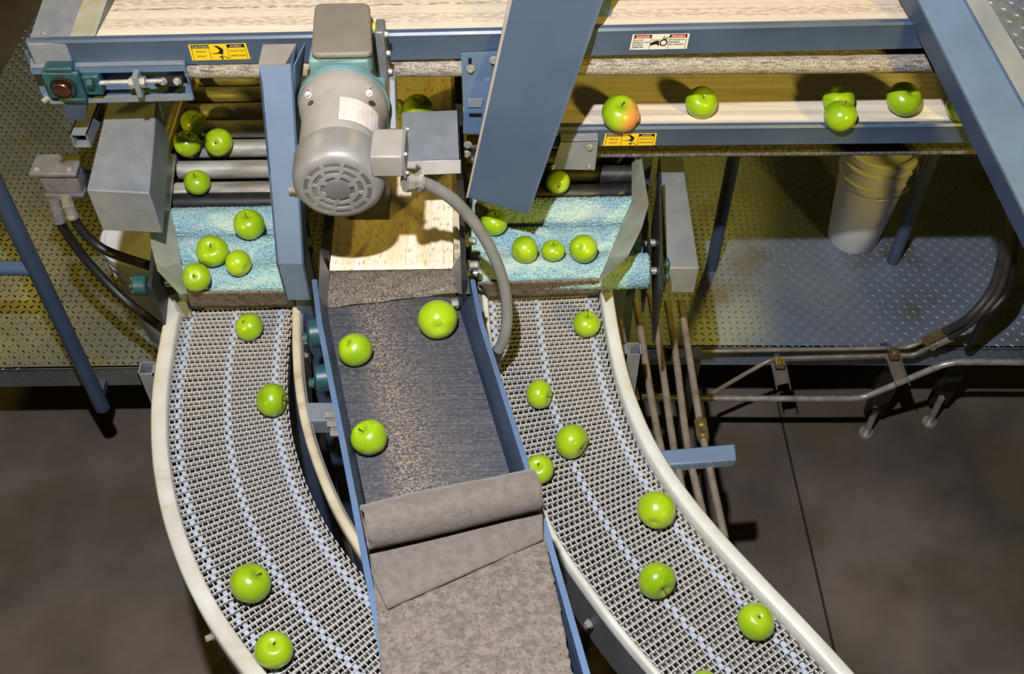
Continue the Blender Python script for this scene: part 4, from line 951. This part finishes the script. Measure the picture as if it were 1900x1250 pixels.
# ================================================================= SWITCH BOX + HOSES (left)
jb_ = thing('switch_box', 'grey cast hydraulic valve box low at the left beside the guard', 'box', tuple(Z(112, 355, 1.30)))
mb = MB(); top = [Z(72, 308, 1.35), Z(145, 306, 1.35), Z(142, 286, 1.35), Z(75, 288, 1.35)]
c = sum(top, V())/4+V((0, -.01, -.03)); mb.box(c+V((0, 0, -.008)), .045, .028, .036); obj('body', mb, 'greybox', jb_, bevel=.006)
mb = MB(); mb.box(c+V((-.003, -.004, .026)), .054, .034, .006); obj('lid', mb, 'greybox', jb_, bevel=.003)
mb = MB(); mb.box(c+V((0, 0, -.046)), .046, .032, .005); obj('base_flange', mb, 'greybox', jb_, bevel=.002)
for dx in (-.04, .036): obj('screw', MB().bolt(c+V((dx, -.026, .032)), UPZ, .005, .004), 'steel', jb_)
obj('support_arm', MB().box(c+V((.07, .012, -.01)), .05, .008, .012), 'navy', jb_)
for k, pts in enumerate((((102, 378, 2.6), (108, 402, 2.62), (122, 430, 2.66), (160, 482, 2.72), (215, 540, 2.76), (262, 580, 2.76), (306, 612, 2.7)), ((124, 372, 2.6), (132, 394, 2.62), (150, 425, 2.65), (185, 458, 2.68), (225, 476, 2.68), (275, 492, 2.6)))):
    P = [D(*p) for p in pts]
    hs = thing('hydraulic_hose', ('long black hydraulic hose hanging past the left pail to the conveyor', 'short black hydraulic hose from the valve box to the left frame plate')[k], 'hose', tuple(P[-1]), None)
    obj('hose', MB().tube(P[1:], .0115, 16, sub=8), 'rubber', hs)
    mb = MB(); dd = (P[1]-P[0]).normalized(); mb.cyl(P[0]-dd*.01, P[1]+dd*.012, .0125, 16); mb.cyl(P[1]+dd*.006, P[1]+dd*.014, .014, 20); mb.cyl(P[0]+dd*.008, P[0]+dd*.014, .0145, 6)
    obj('fitting', mb, 'steel' if k else 'greybox', hs)

# ================================================================= PAILS
def pail(c, h, rb__, rt__, label):
    t = thing('pail', label, 'bucket', tuple(c))
    obj('body', MB().lathe(c, UPZ, [(0, rb__*.96), (.004, rb__), (h*.72, rb__+(rt__-rb__)*.72), (h*.72, rb__+(rt__-rb__)*.72+.004), (h*.74, rb__+(rt__-rb__)*.74+.004), (h*.74, rb__+(rt__-rb__)*.74), (h*.86, rb__+(rt__-rb__)*.86), (h*.86, rt__+.001), (h*.88, rt__+.001), (h*.88, rt__-.006), (h*.95, rt__-.004)], 64), 'white', t, ang=40)
    obj('lid', MB().lathe(c, UPZ, [(h*.93, rt__+.003), (h*.99, rt__+.004), (h, rt__), (h, rt__-.010), (h-.007, rt__-.012), (h-.007, 0)], 64), 'white', t, ang=40)
    pts = []
    for k in range(15):
        a = math.pi*(1.0+k/14); pts.append(c+V(((rt__+.006)*math.cos(a), (rt__+.006)*math.sin(a), h*.84-.06*math.sin(math.pi*k/14))))
    obj('handle', MB().tube(pts, .0018, 8, sub=2), 'steel', t)
    return t
pail(Z(325, 600, PZ+.002), .38, .088, .112, 'white lidded pail on the left walkway behind the hoses')
pail(Z(1581, 440, PZ+.002), .40, .077, .112, 'white lidded pail on the right walkway under the sorting belt')

# ================================================================= RIGHT SIDE: lines, conduit, hoses, struts
def line_thing(name, label, cat, pts, r, matn, sub=6, n=14, group=None):
    o = obj(name, MB().tube(pts, r, n, sub=sub), matn); tag(o, label, cat, group); return o
LY = eR0.y-.035
l1 = [Y(1735, 620, LY-.02), Y(1712, 632, LY), Y(1690, 642, LY), Y(1655, 645, LY), Y(1450, 649, LY), Y(1280, 652, LY), Y(1140, 655, LY)]
line_thing('hydraulic_line', 'upper thin steel hydraulic line along the edge of the right walkway', 'pipe', l1, .0065, 'tubesteel', 3)
l2 = [Y(1740, 636, LY-.03), Y(1712, 650, LY-.02), Y(1692, 658, LY-.02), Y(1655, 659, LY-.02), Y(1470, 664, LY-.02), Y(1440, 666, LY-.02), Y(1415, 675, LY-.03), Y(1320, 730, LY-.05)]
line_thing('hydraulic_line', 'lower thin steel hydraulic line ending in a slanted run', 'pipe', l2, .0065, 'tubesteel', 3)
LC = LY-.06
l3 = [Y(2000, 672, LC), Y(1900, 672, LC), Y(1790, 671, LC), Y(1762, 674, LC), Y(1735, 682, LC), Y(1625, 728, LC), Y(1600, 736, LC), Y(1575, 739, LC), Y(1400, 739, LC), Y(1190, 737, LC)]
cdx = thing('conduit_pipe', 'thick galvanised conduit bent below the right walkway edge', 'pipe', tuple(l3[5]))
obj('pipe', MB().tube(l3, .0095, 18, sub=3), 'steel', cdx)
obj('coupling', MB().cyl(Y(1205, 737, LC), Y(1238, 737, LC), .0125, 18), 'steel', cdx)
# strut brackets
for k, (a, b) in enumerate((((1444, 672), (1452, 712)), ((1655, 655), (1672, 705)))):
    pa = Y(*a, LY-.03); pb_ = Y(*b, LY-.05); t = thing('strut_bracket', ('slotted strut bracket holding the lines, left of the two', 'slotted strut bracket where the conduit bends, right of the two')[k], 'bracket', tuple(pb_))
    w_ = .020
    mb = MB(); mb.bar(pa, pb_, w_*2, .003, up=V((0, -1, .3))); obj('channel_back', mb, 'tubesteel', t)
    for s_ in (-1, 1):
        mb = MB(); mb.bar(pa+V((s_*w_, -.012, 0)), pb_+V((s_*w_, -.012, 0)), .003, .024, up=V((0, -1, .3))); obj('channel_side', mb, 'greyblue', t)
    obj('pipe_clamp', MB().box(pa+V((0, -.01, .012)), .013, .014, .010), 'brass', t)
    obj('bolt', MB().bolt(pa+V((0, -.012, .024)), UPZ, .006, .008), 'brass', t)
    obj('hanger_bar', MB().bar(pa+V((0, .03, 0)), V((pa.x, LY+.06, PZ-.03)), .015, .015), 'navy', t)
# levelling feet of the walkway frame
for k, (a, b, c_) in enumerate((((1665, 690), (1625, 760), (1603, 779)), ((1790, 685), (1745, 740), (1731, 771)))):
    pa = Z(*a, .38); pb_ = Z(*b, .12)
    t = thing('levelling_foot', ('dark levelling foot under the conduit bend', 'dark levelling foot near the right edge of the picture')[k], 'foot', (pb_.x, pb_.y, 0))
    obj('leg_bracket', MB().slab([V((pb_.x-.03, pb_.y, .09)), V((pb_.x+.03, pb_.y, .09)), V((pb_.x+.05, pb_.y, .44)), V((pb_.x-.03, pb_.y, .44))], (0, .02, 0)), 'black', t)
    obj('threaded_foot', MB().cyl(V((pb_.x-.005, pb_.y-.01, 0.005)), V((pb_.x-.005, pb_.y-.01, .14)), .011, 14), 'steel', t)
    obj('foot_pad', MB().cyl(V((pb_.x-.005, pb_.y-.01, 0)), V((pb_.x-.005, pb_.y-.01, .008)), .024, 20), 'steel', t)
# black hoses at right
for k, (off, endp, far) in enumerate(((0, (1738, 622), 0), (14, (1748, 632), .02), (30, (1790, 640), .05))):
    P = [D(1868+off*.4, 300, 2.75), D(1866+off*.5, 400, 2.85), D(1860+off*.7, 470, 2.95), D(1838+off, 540, 3.02), D(1795+off*1.1, 590, 3.06), Y(endp[0]+12, endp[1]-6, LY-.03), Y(endp[0], endp[1], LY-.025)]
    t = thing('hydraulic_hose', ('innermost of three black hoses curving onto the right walkway', 'middle one of three black hoses curving onto the right walkway', 'outermost of three black hoses at the right picture edge')[k], 'hose', tuple(P[-1]))
    obj('hose', MB().tube(P, .0115, 14, sub=8), 'hosegrey' if k < 2 else 'rubber', t)
    if k < 2:
        d_ = (P[-1]-P[-2]).normalized(); mb = MB(); mb.cyl(P[-1]-d_*.03, P[-1]+d_*.012, .014, 16); mb.cyl(P[-1]+d_*.012, P[-1]+d_*.026, .0125, 6); mb.cyl(P[-1]+d_*.03, P[-1]+d_*.042, .0145, 6)
        obj('fitting', mb, 'brass' if k == 0 else 'steel', t)
# grease line tubes over the right
tz = 1.03
tubes = [[(1146, 575), (1158, 640), (1180, 740)], [(1180, 557), (1196, 660), (1212, 760), (1232, 860)], [(1206, 545), (1226, 660), (1250, 830), (1278, 960)], [(1238, 560), (1254, 660), (1276, 830), (1306, 960)], [(1263, 560), (1282, 680), (1302, 800), (1345, 998)]]
labs = ['shortest steel tube close to the right conveyor rail', 'second steel tube from the right conveyor rail', 'middle steel tube of the row of five', 'fourth steel tube from the conveyor rail', 'outermost steel tube with a hex union fitting']
for k, pts in enumerate(tubes):
    P = [Z(x, y, tz) for x, y in pts]
    if k == 4:
        t = thing('steel_tube', labs[k], 'pipe', tuple(P[-1]), 'steel tubes at the right'); obj('tube', MB().tube(P, .0085, 14, sub=4), 'tubesteel', t)
        d_ = (P[2]-P[1]).normalized(); q_ = Z(1302, 795, tz); mb = MB(); mb.cyl(q_-d_*.022, q_-d_*.004, .0155, 6); mb.cyl(q_+d_*.004, q_+d_*.024, .0155, 6); mb.cyl(q_-d_*.004, q_+d_*.004, .011, 16); mb.cyl(q_+d_*.024, q_+d_*.034, .0115, 16)
        obj('union_fitting', mb, 'brass', t)
    else: line_thing('steel_tube', labs[k], 'pipe', P, .0085, 'tubesteel', 4, group='steel tubes at the right')
b_ = [Z(1222, 835, tz+.03), Z(1364, 822, tz+.03), Z(1367, 852, tz+.03), Z(1226, 864, tz+.03)]
o = obj('support_bar', MB().slab(b_, (0, 0, -.03)), 'lightenedblue', None, bevel=.004); tag(o, 'short blue bar lying across the steel tubes at the right', 'bar')
o = obj('tube_support', MB().slab([Z(1150, 650, tz-.012), Z(1300, 645, tz-.012), Z(1300, 662, tz-.012), Z(1150, 668, tz-.012)], (0, 0, -.012)), 'black', None); tag(o, 'dark cross support under the row of steel tubes', 'bar')
for x in (1158, 1292):
    p = Z(x, 656, tz-.024); 
    lg = obj('leg', MB().box((p.x, p.y, (p.z)/2), .012, .012, p.z/2), 'black', o)

# ================================================================= APPLES
def apple_mesh(seed, name, matn):
    rnd = random.Random(seed); me_mb = MB(); nu, nv = 40, 26
    ph = [rnd.uniform(0, 6.28) for _ in range(4)]; tilt = rnd.uniform(-.05, .05); el = rnd.uniform(.86, .97)
    prof = []
    for j in range(nv+1):
        th_ = math.pi*j/nv      # 0 top
        x = math.sin(th_); z_ = math.cos(th_)
        r = x*(1+.05*math.cos(th_))
        # dimples
        zt = z_*el
        if th_ < .62: zt -= .30*(1-(th_/.62))**1.6
        if th_ > math.pi-.5: zt += .17*(1-((math.pi-th_)/.5))**1.5
        prof.append((r, zt, th_))
    for r, z_, th_ in prof:
        for k in range(nu):
            a = TP*k/nu; lob = 1+.022*math.cos(5*a+ph[0])*(max(0, -math.cos(th_))**1)+.018*math.cos(2*a+ph[1])+.012*math.cos(3*a+ph[2])
            me_mb.v.append(V((r*lob*math.cos(a), r*lob*math.sin(a), z_+tilt*r*math.cos(a+ph[3]))))
    for j in range(nv):
        for k in range(nu): k2 = (k+1) % nu; me_mb.f.append((j*nu+k, j*nu+k2, (j+1)*nu+k2, (j+1)*nu+k)); me_mb.mi.append(0)
    for v in me_mb.v: v *= .0335
    return mesh_of(name, me_mb, matn, 180)
AM = [apple_mesh(s, 'apple', 'apple') for s in (1, 2, 3, 4, 5)]; AMR = apple_mesh(9, 'apple', 'applered')
stm = mesh_of('stem', MB().tube([V((0, 0, .019)), V((.001, .0005, .027)), V((.003, .001, .033))], .0011, 8, sub=4, rf=lambda t: 1+.5*t), 'stem')
mbc = MB()
for k in range(5):
    a = TP*k/5; d_ = V((math.cos(a), math.sin(a), 0)); e_ = V((-d_.y, d_.x, 0))*.0012
    mbc.add([d_*.0008+V((0, 0, -.0245))-e_, d_*.0008+V((0, 0, -.0245))+e_, d_*.0042+V((0, 0, -.0285)), d_*.002+V((0, 0, -.0235))], [(0, 1, 2), (0, 3, 1), (0, 2, 3), (1, 3, 2)])
mbc.lathe(V((0, 0, -.0262)), V((0, 0, 1)), [(0, 0), (.0005, .002), (.002, .0022)], 8)
cxm = mesh_of('calyx', mbc, 'calyx')
def apple(px, py, rpx, surf, u, v, what, label, red=False, group=None, sink=0.0):
    """surf: height of the surface; (u,v) where the pole shows on the disc; what: 's' stem or 'c' calyx"""
    r = .03
    for _ in range(6):
        zz = (surf if not callable(surf) else surf(px, py))+r*.93-sink
        p = Z(px, py, zz) if not callable(surf) else INC(px, py, r*.93)
        r = rpx*depth(p)/F_PX
    dv = (CAM-p).normalized(); rt_ = dv.cross(UPZ).normalized()*-1; up_ = dv.cross(rt_)*1
    if up_.z < 0: up_ = -up_
    wv = math.sqrt(max(0, 1-u*u-v*v)); d_ = rt_*u-up_*v+dv*wv
    if what == 'c': d_ = -d_
    rt_chk = rt_.x
    i = random.randrange(5); me = AMR if red else AM[i]
    o = bpy.data.objects.new('apple', me); COL.objects.link(o); o.location = p; s_ = r/.0338; o.scale = (s_, s_, s_)
    q_ = d_.to_track_quat('Z', 'Y'); o.rotation_mode = 'QUATERNION'
    from mathutils import Quaternion
    if red:
        # turn the blushed side to the right
        best = max((k*math.pi/12 for k in range(24)), key=lambda a: (q_ @ Quaternion((0, 0, 1), a) @ V((1, 0, 0))).dot((RT-UP*.25-FW*.35)))
        o.rotation_quaternion = q_ @ Quaternion((0, 0, 1), best)
    else: o.rotation_quaternion = q_ @ Quaternion((0, 0, 1), random.uniform(0, 6.28))
    o['label'] = label; o['category'] = 'apple'
    if group: o['group'] = group
    for nm, ms in (('stem', stm), ('calyx', cxm)):
        c_ = bpy.data.objects.new(nm, ms); COL.objects.link(c_); c_.parent = o
    if 'scarred' in label:
        from mathutils.bvhtree import BVHTree
        bv = BVHTree.FromPolygons([v.co.copy() for v in me.vertices], [tuple(f.vertices) for f in me.polygons])
        iq = o.rotation_quaternion.inverted(); sm = MB()
        for su, sv, sr in ((-.28, -.50, .10), (-.40, -.38, .07), (-.14, -.58, .06), (-.30, -.32, .05)):
            pts = []
            for k in range(10):
                a = TP*k/10; rr2 = sr*random.uniform(.6, 1.15); x, y = su+rr2*math.cos(a), sv+rr2*math.sin(a)
                dd_ = iq @ (rt_*x-up_*y+dv*math.sqrt(1-x*x-y*y)); h_ = bv.ray_cast(dd_*.1, -dd_)
                pts.append(h_[0]+dd_*.0003)
            sm.add(pts, [tuple(range(10))])
        c_ = bpy.data.objects.new('skin_scar', mesh_of('skin_scar', sm, 'scar')); COL.objects.link(c_); c_.parent = o; c_['kind'] = 'stuff'
    return o
INCs = lambda x, y: 0
RS, BS, LS = 1.428, 1.428, ZB
APPLES = [
 (359, 228, 24, RS, .1, -.6, 's', 'shaded dark green apple at the back of the left metal rollers', 0),
 (347, 267, 25, RS, .4, -.7, 's', 'half shaded green apple against the left side tube', 0),
 (405, 264, 26, RS, -.25, 0.0, 'c', 'bright green apple right of the half shaded one on the left rollers', 0),
 (366, 339, 24, RS, 0, -.75, 's', 'green apple alone on the last metal roller, above the left brushes', 0),
 (568, 152, 22, RS, .2, -.6, 's', 'apple glimpsed between the blue column and the gear motor', 0),
 (462, 417, 29, BS, .0, -.75, 's', 'green apple uppermost on the left turquoise brushes', 0),
 (394, 466, 30, BS, -.05, -.42, 's', 'large green apple with stem up, in the middle of the left brushes', 0),
 (443, 488, 25, BS, .5, .55, 'c', 'small green apple touching the large one with its stem up', 0),
 (364, 514, 27, BS, -.15, -.15, 'c', 'green apple lowest on the left brushes by the deflector plate', 0),
 (537, 480, 26, BS, .2, -.2, 's', 'apple almost hidden behind the blue column on the left brushes', 0),
 (462, 606, 26, LS, -.4, -.6, 'c', 'topmost apple on the left mesh conveyor', 0),
 (504, 742, 31, LS, .9, .3, 's', 'apple by the inner rail, second from the top of the left mesh conveyor', 0),
 (464, 1082, 38, LS, .65, -.35, 's', 'large apple with stem to the right, third down the left mesh conveyor', 0),
 (508, 1206, 36, LS, .1, -.4, 's', 'lowest apple on the left mesh conveyor', 0),
 (776, 202, 28, ZC, .1, -.8, 's', 'apple half hidden behind the grey cover plate', 0),
 (738, 198, 14, ZC, 0, 0, 's', 'sliver of a shaded apple between motor mount and cover plate', 0),
 (917, 413, 25, BS, .2, -.7, 's', 'shaded apple just below the end of the slanted beam', 0),
 (973, 463, 26, BS, -.7, .3, 'c', 'left one of three apples in a row on the right brushes', 0),
 (1026, 465, 22, BS, .0, -.8, 's', 'small middle one of three apples in a row on the right brushes', 0),
 (1082, 461, 27, BS, -.35, -.15, 'c', 'right one of three apples in a row on the right brushes', 0),
 (1035, 338, 23, RS, .1, .45, 'c', 'dark shaded apple under the lower right mounting plate', 0),
 (1088, 601, 26, LS, .1, -.8, 's', 'topmost apple beside the rail of the right mesh conveyor', 0),
 (1000, 731, 27, LS, .9, .2, 's', 'second apple down the right mesh conveyor, near the incline wall', 0),
 (1060, 818, 33, LS, .85, .45, 's', 'dull green apple third down the right mesh conveyor', 0),
 (1000, 871, 28, LS, -.1, -.35, 's', 'apple partly covered by the carpet roll on the right mesh conveyor', 0),
 (1218, 946, 36, LS, .0, .75, 'c', 'apple close to the white rail halfway down the right mesh conveyor', 0),
 (1218, 1076, 36, LS, .65, .55, 's', 'apple with its dimple to the lower right on the right mesh conveyor', 0),
 (1403, 1152, 35, LS, .1, -.35, 'c', 'apple with small calyx mark against the lower right white rail', 0),
 (1308, 1280, 35, LS, .1, -.3, 's', 'apple cut off by the bottom edge of the picture', 0),
 (1151, 211, 36, ZS, .05, -.62, 's', 'large red blushed apple above the yellow sticker on the sorting belt', 1),
 (1301, 190, 30, ZS, .15, -.5, 's', 'apple second from the left on the sorting belt', 0),
 (1556, 186, 30, ZS, -.1, -.85, 's', 'rear one of two touching apples on the sorting belt', 0),
 (1559, 215, 31, ZS, .1, -.95, 's', 'front one of two touching apples on the sorting belt', 0),
 (1677, 184, 33, ZS, .3, -.7, 's', 'apple with open dimple right of the touching pair on the sorting belt', 0),
 (1782, 200, 28, ZS, .3, -.7, 's', 'apple partly shaded and cut by the right slanted beam', 0),
 (870, 212, 20, ZS-.03, 0, 0, 's', 'apple mostly hidden behind the blue bracket plate', 0),
]
GR = {RS: 'apples on the metal rollers', ZC: 'apples on the centre belt', LS: 'apples on the mesh conveyors', ZS: 'apples on the sorting belt'}
for a_ in APPLES:
    sf = a_[3]; g_ = 'apples on the turquoise brushes' if sf == BS and a_[1] > 360 else GR.get(sf, 'apples on the sorting belt')
    apple(*a_[:8], red=bool(a_[8]), group=g_)
for px, py, rp, u, v, what, lab in ((658, 648, 32, -.45, -.5, 'c', 'scarred apple at the left wall of the slate incline belt'), (812, 593, 37, .0, .45, 'c', 'largest apple at the upper right of the slate incline belt'), (685, 812, 34, -.4, -.6, 's', 'lowest apple on the slate incline belt above the carpet roll')):
    apple(px, py, rp, INCs, u, v, what, lab, group='apples on the incline belt')

# ---- nest small fasteners under the part they sit on
def under(root, child_names, parent_name):
    ch = [c for c in root.children]
    p = next(c for c in ch if c.name.split('.')[0] == parent_name)
    for c in ch:
        if c is not p and c.name.split('.')[0] in child_names: c.parent = p
under(gm, ('fan_grille', 'hub_cap'), 'fan_cover'); under(gm, ('terminal_box_lid', 'screw'), 'terminal_box'); under(gm, ('gearbox_cover', 'gearbox_side_cover', 'filler_plug'), 'gearbox'); under(gm, ('label_plate', 'bolt'), 'motor_body')
under(tu, ('bearing_ring', 'shaft_end', 'grease_nipple'), 'bearing_housing'); under(tu, ('nut',), 'threaded_rod'); under(bp, ('bolt', 'slot', 'label_plate'), 'plate')
under(so, ('bolt',), 'mounting_plate'); under(cc, ('wing_bolt',), 'end_plate'); under(ce, ('bolt',), 'side_plate'); under(jb_, ('screw',), 'lid')
